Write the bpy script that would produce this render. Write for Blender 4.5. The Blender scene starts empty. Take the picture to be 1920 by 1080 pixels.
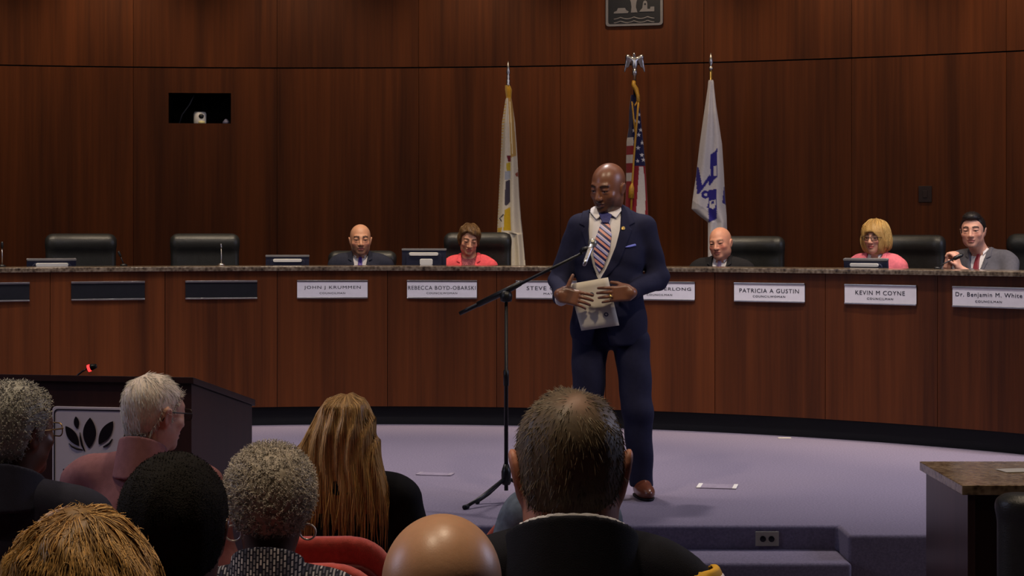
import bpy, math, random
import numpy as np
from mathutils import Vector, Matrix
random.seed(7); rng = np.random.default_rng(7)
PI = math.pi
scene = bpy.context.scene
COL = scene.collection
FPX, CAMZ, HY = 3300.0, 1.44, 435.0          # focal length (px), camera height over the platform, horizon row

# ---------------------------------------------------------------- camera, world, light, exposure
cam = bpy.data.cameras.new('camera'); cam.sensor_width = 36.0; cam.lens = FPX / 1920 * 36
cam.shift_y = -(540 - HY) / 1920; cam.clip_end = 100
camo = bpy.data.objects.new('camera', cam); COL.objects.link(camo)
camo.location = (0, 0, CAMZ); camo.rotation_euler = (PI / 2, 0, 0)
scene.camera = camo
vs = scene.view_settings
vs.view_transform = 'Standard'; vs.look = 'None'; vs.gamma = 1.0; vs.use_curve_mapping = False; vs.exposure = 0.0
world = bpy.data.worlds.new('room_air'); scene.world = world; world.use_nodes = True
world.node_tree.nodes['Background'].inputs[0].default_value = (0.30, 0.32, 0.4, 1)
world.node_tree.nodes['Background'].inputs[1].default_value = 0.05

def spot(x, y, z, tx, ty, tz, energy, color, angle=70, blend=0.7, r=0.09):
    l = bpy.data.lights.new('downlight', 'SPOT'); l.energy = energy; l.color = color
    l.spot_size = math.radians(angle); l.spot_blend = blend; l.shadow_soft_size = r
    o = bpy.data.objects.new('downlight', l); COL.objects.link(o); o.location = (x, y, z)
    o.rotation_euler = (Vector((tx, ty, tz)) - Vector((x, y, z))).to_track_quat('-Z', 'Y').to_euler()
def area(x, y, z, tx, ty, tz, energy, color, sx, sy):
    l = bpy.data.lights.new('added_soft_light', 'AREA'); l.shape = 'RECTANGLE'; l.size = sx; l.size_y = sy
    l.energy = energy; l.color = color
    o = bpy.data.objects.new('added_soft_light', l); COL.objects.link(o); o.location = (x, y, z)
    o.rotation_euler = (Vector((tx, ty, tz)) - Vector((x, y, z))).to_track_quat('-Z', 'Y').to_euler()
WARM = (1.0, 0.80, 0.58); NEUT = (1.0, 0.90, 0.86); COOL = (0.66, 0.70, 1.0)
for x in (-3.6, -1.6, 0.4, 2.4, 4.2):                       # downlights over the open platform
    spot(x, 10.7, 4.2, x, 10.9, 0, 235, NEUT, 85)
for x in (-0.5, 1.6):                                        # front lights aimed at the speaker
    spot(x, 7.2, 4.2, 0.55, 9.6, 1.3, 190, WARM, 26)
for x in (-4.3, -3.0, -1.7, -0.4, 0.9, 2.1, 3.3, 4.2):      # downlights over the dais seats
    yy = 7.1 + math.sqrt(max(0.1, 6.0 ** 2 - (x + 1) ** 2))
    spot(x, yy, 4.2, x * 0.99, yy + 0.85, 1.2, 215, WARM, 58)
for k in range(9):                                           # wall washers
    a = math.radians(-22 + 7.2 * k); r = 12.811 - 0.95
    spot(-1.874 + r * math.sin(a), 2.969 + r * math.cos(a), 4.22, -1.874 + 12.8 * math.sin(a), 2.969 + 12.8 * math.cos(a), 2.4, 58, (1.0, 0.76, 0.5), 95, 0.9)
for x, y in ((-2.0, 5.9), (-0.4, 5.9), (1.2, 4.8), (-1.5, 4.2), (0.1, 3.4), (-2.4, 3.4), (-0.9, 2.6), (2.3, 6.6)):      # house downlights over the seats
    spot(x, y, 4.2, x, y - 0.35, 0, 130, WARM, 70)
area(-0.5, 10.4, 4.25, -0.5, 12.6, 0.8, 85, NEUT, 7.0, 1.6)  # soft fill lamp added below the ceiling to brighten the dais front
area(-6.6, 6.0, 3.2, -1.0, 5.6, 0.9, 70, COOL, 1.8, 2.2)    # cool lamps added at both sides for bluish rim light, source unseen
area(6.6, 8.9, 3.2, 1.6, 8.9, 0.0, 110, COOL, 1.8, 2.2)

# ---------------------------------------------------------------- small helpers
def P(px, py, D): return np.array(((px - 960) / FPX * D, D, CAMZ - (py - HY) / FPX * D))
def lin(c):
    c = [v / 255.0 for v in c[:3]]
    return tuple(((v + 0.055) / 1.055) ** 2.4 if v > 0.04045 else v / 12.92 for v in c)
def link(o, parent=None):
    COL.objects.link(o)
    if parent is not None: o.parent = parent
    return o
def tag(o, label=None, cat=None, group=None, kind=None):
    if label: o['label'] = label
    if cat: o['category'] = cat
    if group: o['group'] = group
    if kind: o['kind'] = kind
    return o
def empty(name, loc=(0, 0, 0), rz=0.0):
    o = bpy.data.objects.new(name, None); o.empty_display_size = 0.1
    o.location = loc; o.rotation_euler = (0, 0, rz); COL.objects.link(o); return o
def mesh_np(name, V, Q, mat=None, parent=None, smooth=True, col=None):
    V = np.asarray(V, np.float32); me = bpy.data.meshes.new(name)
    if isinstance(Q, np.ndarray):
        k = Q.shape[1]; n = len(Q)
        me.vertices.add(len(V)); me.vertices.foreach_set('co', V.ravel())
        me.loops.add(n * k); me.loops.foreach_set('vertex_index', Q.astype(np.int32).ravel())
        me.polygons.add(n); me.polygons.foreach_set('loop_start', np.arange(0, n * k, k, dtype=np.int32))
        me.polygons.foreach_set('loop_total', np.full(n, k, np.int32))
        me.update(calc_edges=True); me.validate()
    else:
        me.from_pydata([tuple(map(float, v)) for v in V], [], Q); me.update()
    if len(me.polygons): me.polygons.foreach_set('use_smooth', [bool(smooth)] * len(me.polygons))
    if col is not None:
        a = me.color_attributes.new('col', 'FLOAT_COLOR', 'POINT')
        c = np.ones((len(me.vertices), 4), np.float32); c[:, :3] = col
        a.data.foreach_set('color', c.ravel())
    if mat: me.materials.append(mat)
    return link(bpy.data.objects.new(name, me), parent)
def copy_tree(o, parent=None):
    c = o.copy(); COL.objects.link(c); c.parent = parent
    for ch in list(o.children): copy_tree(ch, c)
    return c

# ---------------------------------------------------------------- materials (all node based)
MATS = {}
def mat(name, rgb, rough=0.6, spec=0.4, metal=0.0, var=0.12, scale=20.0, bump=0.0, bscale=200.0, emit=None, sheen=0.0, stretch=None):
    if name in MATS: return MATS[name]
    m = bpy.data.materials.new(name); m.use_nodes = True; nt = m.node_tree; N = nt.nodes; b = N['Principled BSDF']
    c = lin(rgb)
    tc = N.new('ShaderNodeTexCoord'); mp = N.new('ShaderNodeMapping'); nt.links.new(tc.outputs['Object'], mp.inputs[0])
    if stretch: mp.inputs['Scale'].default_value = stretch
    no = N.new('ShaderNodeTexNoise'); no.inputs['Scale'].default_value = scale; no.inputs['Detail'].default_value = 3
    nt.links.new(mp.outputs[0], no.inputs['Vector'])
    rp = N.new('ShaderNodeValToRGB'); e = rp.color_ramp.elements
    e[0].position = 0.3; e[1].position = 0.7
    e[0].color = tuple(v * (1 - var) for v in c) + (1,); e[1].color = tuple(min(1, v * (1 + var)) for v in c) + (1,)
    nt.links.new(no.outputs['Fac'], rp.inputs[0]); nt.links.new(rp.outputs[0], b.inputs['Base Color'])
    b.inputs['Roughness'].default_value = rough; b.inputs['Metallic'].default_value = metal
    b.inputs['Specular IOR Level'].default_value = spec
    if sheen: b.inputs['Sheen Weight'].default_value = sheen
    if bump:
        n2 = N.new('ShaderNodeTexNoise'); n2.inputs['Scale'].default_value = bscale; nt.links.new(mp.outputs[0], n2.inputs['Vector'])
        bp = N.new('ShaderNodeBump'); bp.inputs['Strength'].default_value = bump; bp.inputs['Distance'].default_value = 0.004
        nt.links.new(n2.outputs['Fac'], bp.inputs['Height']); nt.links.new(bp.outputs[0], b.inputs['Normal'])
    if emit:
        b.inputs['Emission Color'].default_value = lin(rgb) + (1,); b.inputs['Emission Strength'].default_value = emit
    MATS[name] = m; return m
def attr_mat(name, rough=0.5, spec=0.4, bump=0.0, bscale=300.0, sss=0.0, sheen=0.0):
    if name in MATS: return MATS[name]
    m = bpy.data.materials.new(name); m.use_nodes = True; nt = m.node_tree; N = nt.nodes; b = N['Principled BSDF']
    a = N.new('ShaderNodeVertexColor'); a.layer_name = 'col'
    tc = N.new('ShaderNodeTexCoord'); no = N.new('ShaderNodeTexNoise'); no.inputs['Scale'].default_value = 60
    nt.links.new(tc.outputs['Object'], no.inputs['Vector'])
    mx = N.new('ShaderNodeMix'); mx.data_type = 'RGBA'; mx.blend_type = 'MULTIPLY'; mx.inputs[0].default_value = 0.18
    nt.links.new(a.outputs['Color'], mx.inputs[6]); nt.links.new(no.outputs['Fac'], mx.inputs[7])
    nt.links.new(mx.outputs[2], b.inputs['Base Color'])
    b.inputs['Roughness'].default_value = rough; b.inputs['Specular IOR Level'].default_value = spec
    if sheen: b.inputs['Sheen Weight'].default_value = sheen
    if sss:
        b.inputs['Subsurface Weight'].default_value = sss; b.inputs['Subsurface Radius'].default_value = (0.012, 0.005, 0.003)
        b.inputs['Subsurface Scale'].default_value = 0.6
    if bump:
        n2 = N.new('ShaderNodeTexNoise'); n2.inputs['Scale'].default_value = bscale; nt.links.new(tc.outputs['Object'], n2.inputs['Vector'])
        bp = N.new('ShaderNodeBump'); bp.inputs['Strength'].default_value = bump; bp.inputs['Distance'].default_value = 0.003
        nt.links.new(n2.outputs['Fac'], bp.inputs['Height']); nt.links.new(bp.outputs[0], b.inputs['Normal'])
    MATS[name] = m; return m
def wood(name, dark, light, rough=0.38, grain=(26, 26, 0.7), spec=0.45):
    if name in MATS: return MATS[name]
    m = bpy.data.materials.new(name); m.use_nodes = True; nt = m.node_tree; N = nt.nodes; L = nt.links.new; b = N['Principled BSDF']
    tc = N.new('ShaderNodeTexCoord'); oi = N.new('ShaderNodeObjectInfo')
    mul = N.new('ShaderNodeMath'); mul.operation = 'MULTIPLY'; mul.inputs[1].default_value = 37.0; L(oi.outputs['Random'], mul.inputs[0])
    add = N.new('ShaderNodeVectorMath'); add.operation = 'ADD'; L(tc.outputs['Object'], add.inputs[0]); L(mul.outputs[0], add.inputs[1])
    mp = N.new('ShaderNodeMapping'); mp.inputs['Scale'].default_value = grain; L(add.outputs[0], mp.inputs[0])
    n1 = N.new('ShaderNodeTexNoise'); n1.inputs['Scale'].default_value = 1.0; n1.inputs['Detail'].default_value = 5; n1.inputs['Roughness'].default_value = 0.65
    L(mp.outputs[0], n1.inputs['Vector'])
    mp2 = N.new('ShaderNodeMapping'); mp2.inputs['Scale'].default_value = (grain[0] * .16, grain[1] * .16, grain[2] * .3); L(add.outputs[0], mp2.inputs[0])
    n2 = N.new('ShaderNodeTexNoise'); n2.inputs['Scale'].default_value = 1.0; n2.inputs['Detail'].default_value = 2; L(mp2.outputs[0], n2.inputs['Vector'])
    ad = N.new('ShaderNodeMath'); ad.operation = 'MULTIPLY_ADD'; ad.inputs[1].default_value = 0.45
    m2 = N.new('ShaderNodeMath'); m2.operation = 'MULTIPLY'; m2.inputs[1].default_value = 0.55; L(n2.outputs['Fac'], m2.inputs[0])
    L(n1.outputs['Fac'], ad.inputs[0]); L(m2.outputs[0], ad.inputs[2])
    rp = N.new('ShaderNodeValToRGB'); e = rp.color_ramp.elements; e[0].position = 0.32; e[1].position = 0.68
    e[0].color = lin(dark) + (1,); e[1].color = lin(light) + (1,); L(ad.outputs[0], rp.inputs[0])
    hs = N.new('ShaderNodeHueSaturation'); L(rp.outputs[0], hs.inputs['Color'])
    mr = N.new('ShaderNodeMapRange'); mr.inputs[3].default_value = 0.85; mr.inputs[4].default_value = 1.15
    L(oi.outputs['Random'], mr.inputs[0]); L(mr.outputs[0], hs.inputs['Value']); L(hs.outputs[0], b.inputs['Base Color'])
    b.inputs['Roughness'].default_value = rough; b.inputs['Specular IOR Level'].default_value = spec
    MATS[name] = m; return m
def granite(name, base, dark, light):
    if name in MATS: return MATS[name]
    m = bpy.data.materials.new(name); m.use_nodes = True; nt = m.node_tree; N = nt.nodes; L = nt.links.new; b = N['Principled BSDF']
    tc = N.new('ShaderNodeTexCoord'); v = N.new('ShaderNodeTexVoronoi'); v.inputs['Scale'].default_value = 45
    n = N.new('ShaderNodeTexNoise'); n.inputs['Scale'].default_value = 18; n.inputs['Detail'].default_value = 6
    L(tc.outputs['Object'], v.inputs['Vector']); L(tc.outputs['Object'], n.inputs['Vector'])
    mx = N.new('ShaderNodeMath'); mx.operation = 'MULTIPLY_ADD'; mx.inputs[1].default_value = 0.45; L(v.outputs['Distance'], mx.inputs[0])
    m2 = N.new('ShaderNodeMath'); m2.operation = 'MULTIPLY'; m2.inputs[1].default_value = 0.8; L(n.outputs['Fac'], m2.inputs[0]); L(m2.outputs[0], mx.inputs[2])
    rp = N.new('ShaderNodeValToRGB'); e = rp.color_ramp.elements; e[0].position = 0.35; e[1].position = 0.85
    e[0].color = lin(dark) + (1,); e[1].color = lin(light) + (1,); k = e.new(0.58); k.color = lin(base) + (1,)
    L(mx.outputs[0], rp.inputs[0]); L(rp.outputs[0], b.inputs['Base Color']); b.inputs['Roughness'].default_value = 0.16
    MATS[name] = m; return m

# ---------------------------------------------------------------- plain mesh builder
class MB:
    def __init__(s): s.v = []; s.f = []
    def add(s, vs_, fs):
        b = len(s.v); s.v += [tuple(map(float, v)) for v in vs_]; s.f += [tuple(i + b for i in f) for f in fs]; return s
    def box(s, x0, x1, y0, y1, z0, z1, M=None):
        v = [(x, y, z) for z in (z0, z1) for y in (y0, y1) for x in (x0, x1)]
        if M is not None: v = [tuple(M @ Vector(q)) for q in v]
        return s.add(v, [(0, 2, 3, 1), (4, 5, 7, 6), (0, 1, 5, 4), (2, 6, 7, 3), (0, 4, 6, 2), (1, 3, 7, 5)])
    def prism(s, pts, fr, d0, d1):
        """pts 2d polygon; fr(u, v, w) -> xyz; extruded over w from d0 to d1"""
        n = len(pts); v = [fr(u, w, d0) for u, w in pts] + [fr(u, w, d1) for u, w in pts]
        return s.add(v, [tuple(range(n - 1, -1, -1)), tuple(range(n, 2 * n))] + [(i, (i + 1) % n, n + (i + 1) % n, n + i) for i in range(n)])
    def ring(s, outer, inner, fr, d0, d1):
        n = len(outer); v = [fr(*p, d) for d in (d0, d1) for pts in (outer, inner) for p in pts]; F = []
        for i in range(n):
            j = (i + 1) % n
            F += [(2 * n + i, 2 * n + j, 3 * n + j, 3 * n + i), (i, n + i, n + j, j), (i, j, 2 * n + j, 2 * n + i), (n + i, 3 * n + i, 3 * n + j, n + j)]
        return s.add(v, F)
    def tube(s, pts, r, n=8, closed=False, cap=True):
        pts = [Vector(map(float, p)) for p in pts]; m = len(pts)
        rr = list(r) if hasattr(r, '__len__') else [r] * m
        up = None; vs_ = []
        for i, p in enumerate(pts):
            a = pts[(i - 1) % m] if (i or closed) else p; b = pts[(i + 1) % m] if (i < m - 1 or closed) else p
            t = (b - a); t = t.normalized() if t.length > 1e-9 else Vector((0, 0, 1))
            if up is None:
                up = Vector((0, 0, 1)) if abs(t.z) < 0.9 else Vector((1, 0, 0))
            e1 = (up - t * up.dot(t)); e1 = e1.normalized() if e1.length > 1e-6 else t.orthogonal().normalized(); up = e1
            e2 = t.cross(e1)
            vs_ += [p + (e1 * math.cos(2 * PI * k / n) + e2 * math.sin(2 * PI * k / n)) * rr[i] for k in range(n)]
        F = []
        for i in range(m if closed else m - 1):
            j = (i + 1) % m
            F += [(i * n + k, i * n + (k + 1) % n, j * n + (k + 1) % n, j * n + k) for k in range(n)]
        if cap and not closed: F += [tuple(range(n - 1, -1, -1)), tuple((m - 1) * n + k for k in range(n))]
        return s.add(vs_, F)
    def lathe(s, prof, c=(0, 0, 0), n=20, M=None):
        vs_ = []
        for r, z in prof:
            for k in range(n):
                q = Vector((r * math.cos(2 * PI * k / n), r * math.sin(2 * PI * k / n), z))
                if M is not None: q = M @ q
                vs_.append(q + Vector(map(float, c)))
        m = len(prof)
        F = [(i * n + k, i * n + (k + 1) % n, (i + 1) * n + (k + 1) % n, (i + 1) * n + k) for i in range(m - 1) for k in range(n)]
        F += [tuple(range(n - 1, -1, -1)), tuple((m - 1) * n + k for k in range(n))]
        return s.add(vs_, F)
    def build(s, name, m, parent=None, smooth=False, bevel=0.0, seg=2):
        o = mesh_np(name, s.v, s.f, m, parent, smooth)
        if bevel:
            b = o.modifiers.new('bevel', 'BEVEL'); b.width = bevel; b.segments = seg; b.limit_method = 'ANGLE'
            o.data.polygons.foreach_set('use_smooth', [True] * len(o.data.polygons))
            w = o.modifiers.new('wn', 'WEIGHTED_NORMAL')
        return o
def rrect(w, h, r, n=5, cx=0.0, cy=0.0):
    pts = []
    for sx, sy, a0 in ((1, 1, 0), (-1, 1, 90), (-1, -1, 180), (1, -1, 270)):
        for k in range(n + 1):
            a = math.radians(a0 + 90 * k / n); pts.append((cx + sx * (w / 2 - r) + r * math.cos(a), cy + sy * (h / 2 - r) + r * math.sin(a)))
    return pts

# ---------------------------------------------------------------- distance-field modelling kit (organic shapes -> one continuous surface)
A = np.array
def ell(p, c, r):
    r = A(r, float); q = (p - A(c)) / r; k0 = np.sqrt((q * q).sum(1)); k1 = np.sqrt(((q / r) ** 2).sum(1)); return k0 * (k0 - 1) / (k1 + 1e-9)
def cone(p, a, b, ra, rb=None):
    rb = ra if rb is None else rb
    a = A(a, float); b = A(b, float); ba = b - a; pa = p - a
    h = np.clip(pa @ ba / (ba @ ba + 1e-12), 0, 1); e = pa - h[:, None] * ba
    return np.sqrt((e * e).sum(1)) - (ra + (rb - ra) * h)
def rbox(p, c, hs, r=0.01, R=None):
    q = p - A(c)
    if R is not None: q = q @ R
    q = np.abs(q) - (A(hs) - r); return np.sqrt((np.maximum(q, 0) ** 2).sum(1)) + np.minimum(q.max(1), 0) - r
def near(p, c, rad, fn):
    r = np.sqrt(((p - A(c)) ** 2).sum(1)); out = r - rad * .8; m = r < rad
    if m.any(): out[m] = fn(p[m])
    return out
def smin(a, b, k): h = np.clip(.5 + .5 * (b - a) / k, 0, 1); return b + (a - b) * h - k * h * (1 - h)
def smax(a, b, k): return -smin(-a, -b, k)
def poly(x, z, pts):
    pts = A(pts, float); d = np.full(x.shape, 1e9); s = np.ones(x.shape); n = len(pts); j = n - 1
    for i in range(n):
        ex, ez = pts[j] - pts[i]; wx = x - pts[i, 0]; wz = z - pts[i, 1]
        t = np.clip((wx * ex + wz * ez) / (ex * ex + ez * ez + 1e-12), 0, 1)
        d = np.minimum(d, (wx - ex * t) ** 2 + (wz - ez * t) ** 2)
        c1 = z >= pts[i, 1]; c2 = z < pts[j, 1]; c3 = ex * wz > ez * wx
        s = np.where((c1 & c2 & c3) | (~c1 & ~c2 & ~c3), -s, s); j = i
    return s * np.sqrt(d)
def rotz(a): c, s = math.cos(a), math.sin(a); return A([[c, -s, 0], [s, c, 0], [0, 0, 1]])
def rotx(a): c, s = math.cos(a), math.sin(a); return A([[1, 0, 0], [0, c, -s], [0, s, c]])
def roty(a): c, s = math.cos(a), math.sin(a); return A([[c, 0, s], [0, 1, 0], [-s, 0, c]])
CORN = A([[i, j, k] for i in (0, 1) for j in (0, 1) for k in (0, 1)])
def surf(fn, lo, hi, h):
    lo = A(lo, float) - 2 * h; hi = A(hi, float) + 2 * h; B = 6
    nb = np.ceil((hi - lo) / (h * B)).astype(int) + 1; n = nb * B
    ci = np.stack(np.meshgrid(*[np.arange(k) for k in nb], indexing='ij'), -1).reshape(-1, 3)
    dc = fn(lo + (ci * B + (B - 1) / 2) * h); keep = np.abs(dc) < B * h * 1.35
    sg = np.where(dc < 0, -1.0, 1.0).reshape(nb).astype(np.float32); kp = keep.reshape(nb)
    rep = lambda a: np.repeat(np.repeat(np.repeat(a, B, 0), B, 1), B, 2)
    Fv = rep(sg) * h; m = rep(kp); idx = np.argwhere(m)
    for s0 in range(0, len(idx), 400000):
        ii = idx[s0:s0 + 400000]; Fv[ii[:, 0], ii[:, 1], ii[:, 2]] = fn(lo + ii * h)
    S = Fv < 0
    cnt = sum(S[i:n[0] - 1 + i, j:n[1] - 1 + j, k:n[2] - 1 + k].astype(np.int8) for i, j, k in CORN)
    mix = (cnt > 0) & (cnt < 8); c = np.argwhere(mix)
    vid = np.full(mix.shape, -1, np.int32); vid[mix] = np.arange(len(c))
    Vc = np.stack([Fv[c[:, 0] + i, c[:, 1] + j, c[:, 2] + k] for i, j, k in CORN], 1)
    pos = np.zeros((len(c), 3)); num = np.zeros(len(c))
    for a in range(8):
        for b in range(a + 1, 8):
            if np.abs(CORN[a] - CORN[b]).sum() != 1: continue
            va, vb = Vc[:, a], Vc[:, b]; mm = (va < 0) != (vb < 0)
            t = np.where(mm, va / np.where(mm, va - vb, 1), 0)
            pos += mm[:, None] * (CORN[a] + t[:, None] * (CORN[b] - CORN[a])); num += mm
    V = lo + (c + pos / num[:, None]) * h
    Q = []
    for ax in range(3):
        o = [(1, 2), (2, 0), (0, 1)][ax]
        sl0 = [slice(1, None)] * 3; sl1 = [slice(1, None)] * 3; sl0[ax] = slice(0, -1); sl1[ax] = slice(1, None)
        e = S[tuple(sl0)] != S[tuple(sl1)]; g = np.argwhere(e); g[:, o[0]] += 1; g[:, o[1]] += 1
        inside = S[g[:, 0], g[:, 1], g[:, 2]]
        ok = (g < np.array(mix.shape)).all(1); g = g[ok]; inside = inside[ok]
        def gv(d0, d1):
            q = g.copy(); q[:, o[0]] -= d0; q[:, o[1]] -= d1; return vid[q[:, 0], q[:, 1], q[:, 2]]
        q = np.stack([gv(1, 1), gv(0, 1), gv(0, 0), gv(1, 0)], 1)
        q = np.where(inside[:, None], q, q[:, ::-1]); Q.append(q)
    Q = np.concatenate(Q); Q = Q[(Q >= 0).all(1)]
    return V, Q
def sdf_obj(name, fn, lo, hi, h, m, parent=None, colfn=None):
    V, Q = surf(fn, lo, hi, h)
    if len(Q) == 0: print('EMPTY SDF', name); return None
    return mesh_np(name, V, Q, m, parent, True, None if colfn is None else colfn(V))
def grad(fn, p, e=0.002):
    g = np.stack([fn(p + A(d) * e) - fn(p - A(d) * e) for d in ((1, 0, 0), (0, 1, 0), (0, 0, 1))], 1)
    return g / (np.linalg.norm(g, axis=1)[:, None] + 1e-9)
def tubes_mesh(paths, radii):
    """many 3-sided strands at once: paths (n, m, 3), radii (m,)"""
    n, m, _ = paths.shape; t = np.gradient(paths, axis=1); t /= np.linalg.norm(t, axis=2)[..., None] + 1e-9
    ref = np.where(np.abs(t[..., 2:3]) < 0.9, A([0, 0, 1.0]), A([1.0, 0, 0])); e1 = np.cross(t, ref); e1 /= np.linalg.norm(e1, axis=2)[..., None] + 1e-9
    e2 = np.cross(t, e1); r = A(radii)[None, :, None]
    V = np.stack([paths + r * (e1 * math.cos(a) + e2 * math.sin(a)) for a in (0, 2 * PI / 3, 4 * PI / 3)], 2)
    base = (np.arange(n) * m * 3)[:, None, None] + (np.arange(m - 1) * 3)[None, :, None] + np.arange(3)[None, None, :]
    nx = (np.arange(n) * m * 3)[:, None, None] + (np.arange(m - 1) * 3)[None, :, None] + ((np.arange(3) + 1) % 3)[None, None, :]
    Q = np.stack([base, nx, nx + 3, base + 3], -1).reshape(-1, 4)
    return V.reshape(-1, 3), Q
# ================================================================ THE ROOM
M_WALL = wood('wall_veneer', (56, 27, 10), (98, 50, 20), 0.55, spec=0.12)
M_DAIS = wood('dais_veneer', (62, 30, 13), (110, 57, 25), 0.45, spec=0.2)
M_DARKW = wood('dark_veneer', (34, 16, 13), (60, 31, 26), 0.4)
M_CARPET = mat('carpet', (132, 123, 142), 0.95, 0.1, var=0.16, scale=90, bump=0.7, bscale=420)
M_CARPET2 = mat('carpet_low', (104, 98, 118), 0.95, 0.1, var=0.16, scale=90, bump=0.7, bscale=420)
M_BLACK = mat('black_base', (12, 12, 16), 0.6, 0.3)
M_VOID = mat('niche_black', (6, 6, 8), 0.8, 0.1)
M_GRAN = granite('granite', (98, 84, 70), (46, 38, 34), (140, 126, 108))
M_PLASTER = mat('plaster', (110, 100, 92), 0.85, 0.2, var=0.05, scale=5)
M_PLASTERD = mat('plaster_dark', (70, 58, 50), 0.85, 0.2, var=0.05, scale=5)
M_SILVER = mat('brushed_metal', (190, 186, 184), 0.32, 0.5, 1.0, var=0.06)
M_PLATE = mat('white_plate', (240, 235, 240), 0.5, 0.4, var=0.03)
M_INK = mat('ink', (34, 32, 46), 0.6, 0.2, var=0.05)
M_NOPLATE = mat('empty_holder', (30, 31, 36), 0.35, 0.4, var=0.1)

def ang_at(px, C, R):
    d = A([(px - 960) / FPX, 1.0]); o = -A(C); a = d @ d; b = 2 * o @ d; c = o @ o - R * R
    t = (-b + math.sqrt(b * b - 4 * a * c)) / (2 * a); p = t * d - A(C); return math.atan2(p[0], p[1]), t
def arc_cells(cells, r0, r1, dn=math.radians(0.9)):
    mb = MB()
    for a0, a1, z0, z1 in cells:
        n = max(1, int(math.ceil((a1 - a0) / dn))); vs_ = []
        for i in range(n + 1):
            a = a0 + (a1 - a0) * i / n; s, c = math.sin(a), math.cos(a)
            vs_ += [(r0 * s, r0 * c, z0), (r1 * s, r1 * c, z0), (r1 * s, r1 * c, z1), (r0 * s, r0 * c, z1)]
        F = [(0, 1, 2, 3), tuple(4 * n + k for k in (3, 2, 1, 0))]
        for i in range(n):
            for k in range(4): F.append((4 * i + k, 4 * i + 4 + k, 4 * i + 4 + (k + 1) % 4, 4 * i + (k + 1) % 4))
        mb.add(vs_, F)
    return mb
CW, RW = (-1.874, 2.969), 12.811
CD, RD = (-0.994, 7.1005), 6.0765
CEIL = 4.3
# ---- curved veneer wall: dark backing with one object per panel
a785 = ang_at(785, CW, RW)[0]; wstep = (ang_at(1597, CW, RW)[0] - a785) / 3; gap = 0.0018 / RW
n0, n1 = (ang_at(316, CW, RW), ang_at(433, CW, RW)); na, nb_ = n0[0], n1[0]
nz0, nz1 = CAMZ - (231 - HY) / FPX * n0[1], CAMZ - (174 - HY) / FPX * n0[1]
alo, ahi = a785 - 4 * wstep, a785 + 7 * wstep
wall = arc_cells([(alo, na, 0, CEIL), (nb_, ahi, 0, CEIL), (na, nb_, 0, nz0), (na, nb_, nz1, CEIL)], RW + 0.022, RW + 0.12).build('wall_back', M_VOID)
wall.location = (CW[0], CW[1], 0); tag(wall, kind='structure')
SEAMZ = 2.91
low = arc_cells([(gap, wstep - gap, 0.18, SEAMZ - 0.006)], RW, RW + 0.02).build('panel', M_WALL, wall)
up = arc_cells([(gap, wstep - gap, SEAMZ + 0.006, CEIL - 0.02)], RW, RW + 0.02).build('panel', M_WALL, wall)
first = True
for i in range(-4, 7):
    a = a785 + i * wstep
    if first: l, u = low, up; first = False
    else:
        l = low.copy(); u = up.copy(); link(l, wall); link(u, wall)
    u.rotation_euler = (0, 0, -a); l.rotation_euler = (0, 0, -a)
    if a < na < a + wstep:
        x0, x1 = na - a, nb_ - a; me = l.data
        tmp = arc_cells([(gap, x0, 0.18, SEAMZ - 0.006), (x1, wstep - gap, 0.18, SEAMZ - 0.006), (x0, x1, 0.18, nz0), (x0, x1, nz1, SEAMZ - 0.006)], RW, RW + 0.02).build('panel', M_WALL, wall)
        tmp.rotation_euler = (0, 0, -a); bpy.data.objects.remove(l)
nich = MB(); e = 0.01
def wp(a, r, z): return (r * math.sin(a), r * math.cos(a), z)
q = [wp(na, RW + .02, nz0), wp(nb_, RW + .02, nz0), wp(nb_, RW + .02, nz1), wp(na, RW + .02, nz1),
     wp(na, RW + .5, nz0), wp(nb_, RW + .5, nz0), wp(nb_, RW + .5, nz1), wp(na, RW + .5, nz1)]
nich.add(q, [(4, 5, 6, 7), (0, 1, 5, 4), (1, 2, 6, 5), (2, 3, 7, 6), (3, 0, 4, 7)]); nich.build('niche_box', M_VOID, wall)
# ---- other walls, ceiling, floors
def slab(name, m, x0, x1, y0, y1, z0, z1):
    return tag(MB().box(x0, x1, y0, y1, z0, z1).build(name, m), kind='structure')
slab('wall_left', M_PLASTERD, -7.3, -7.2, -3, 15.2, -0.4, CEIL)
slab('wall_right', M_PLASTERD, 7.2, 7.3, -3, 13.2, -0.4, CEIL)
slab('wall_front', M_PLASTERD, -7.3, 7.3, -3.1, -3, -0.4, CEIL)
slab('ceiling', M_PLASTER, -7.3, 7.3, -3.1, 16.2, CEIL, CEIL + 0.1)
fr = lambda u, v, w: (u, v, w)
plat = MB().prism([(-7.2, 8.37), (-1.7, 8.37), (-1.7, 8.64), (1.6, 8.64), (1.6, 8.37), (7.2, 8.37), (7.2, 15.2), (-7.2, 15.9)], fr, -0.3, 0.0)
tag(plat.build('floor', M_CARPET, bevel=0.02, seg=3), kind='structure')
tag(MB().box(-1.7, 1.6, 8.28, 8.66, -0.3, -0.118).build('trim_1', M_CARPET, bevel=0.02, seg=3), kind='structure')
def floor_z(D): return -0.26 + 0.06 * max(0.0, 5.7 - D)
fl = MB().add([(-7.2, -3, floor_z(-3)), (7.2, -3, floor_z(-3)), (7.2, 5.7, -.26), (-7.2, 5.7, -.26), (7.2, 8.4, -.26), (-7.2, 8.4, -.26)], [(0, 1, 2, 3), (3, 2, 4, 5)])
fl.add([(-7.2, -3, -.4), (7.2, -3, -.4), (7.2, 8.4, -.4), (-7.2, 8.4, -.4)], [(3, 2, 1, 0)])
tag(fl.build('floor', M_CARPET2), kind='structure')
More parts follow.
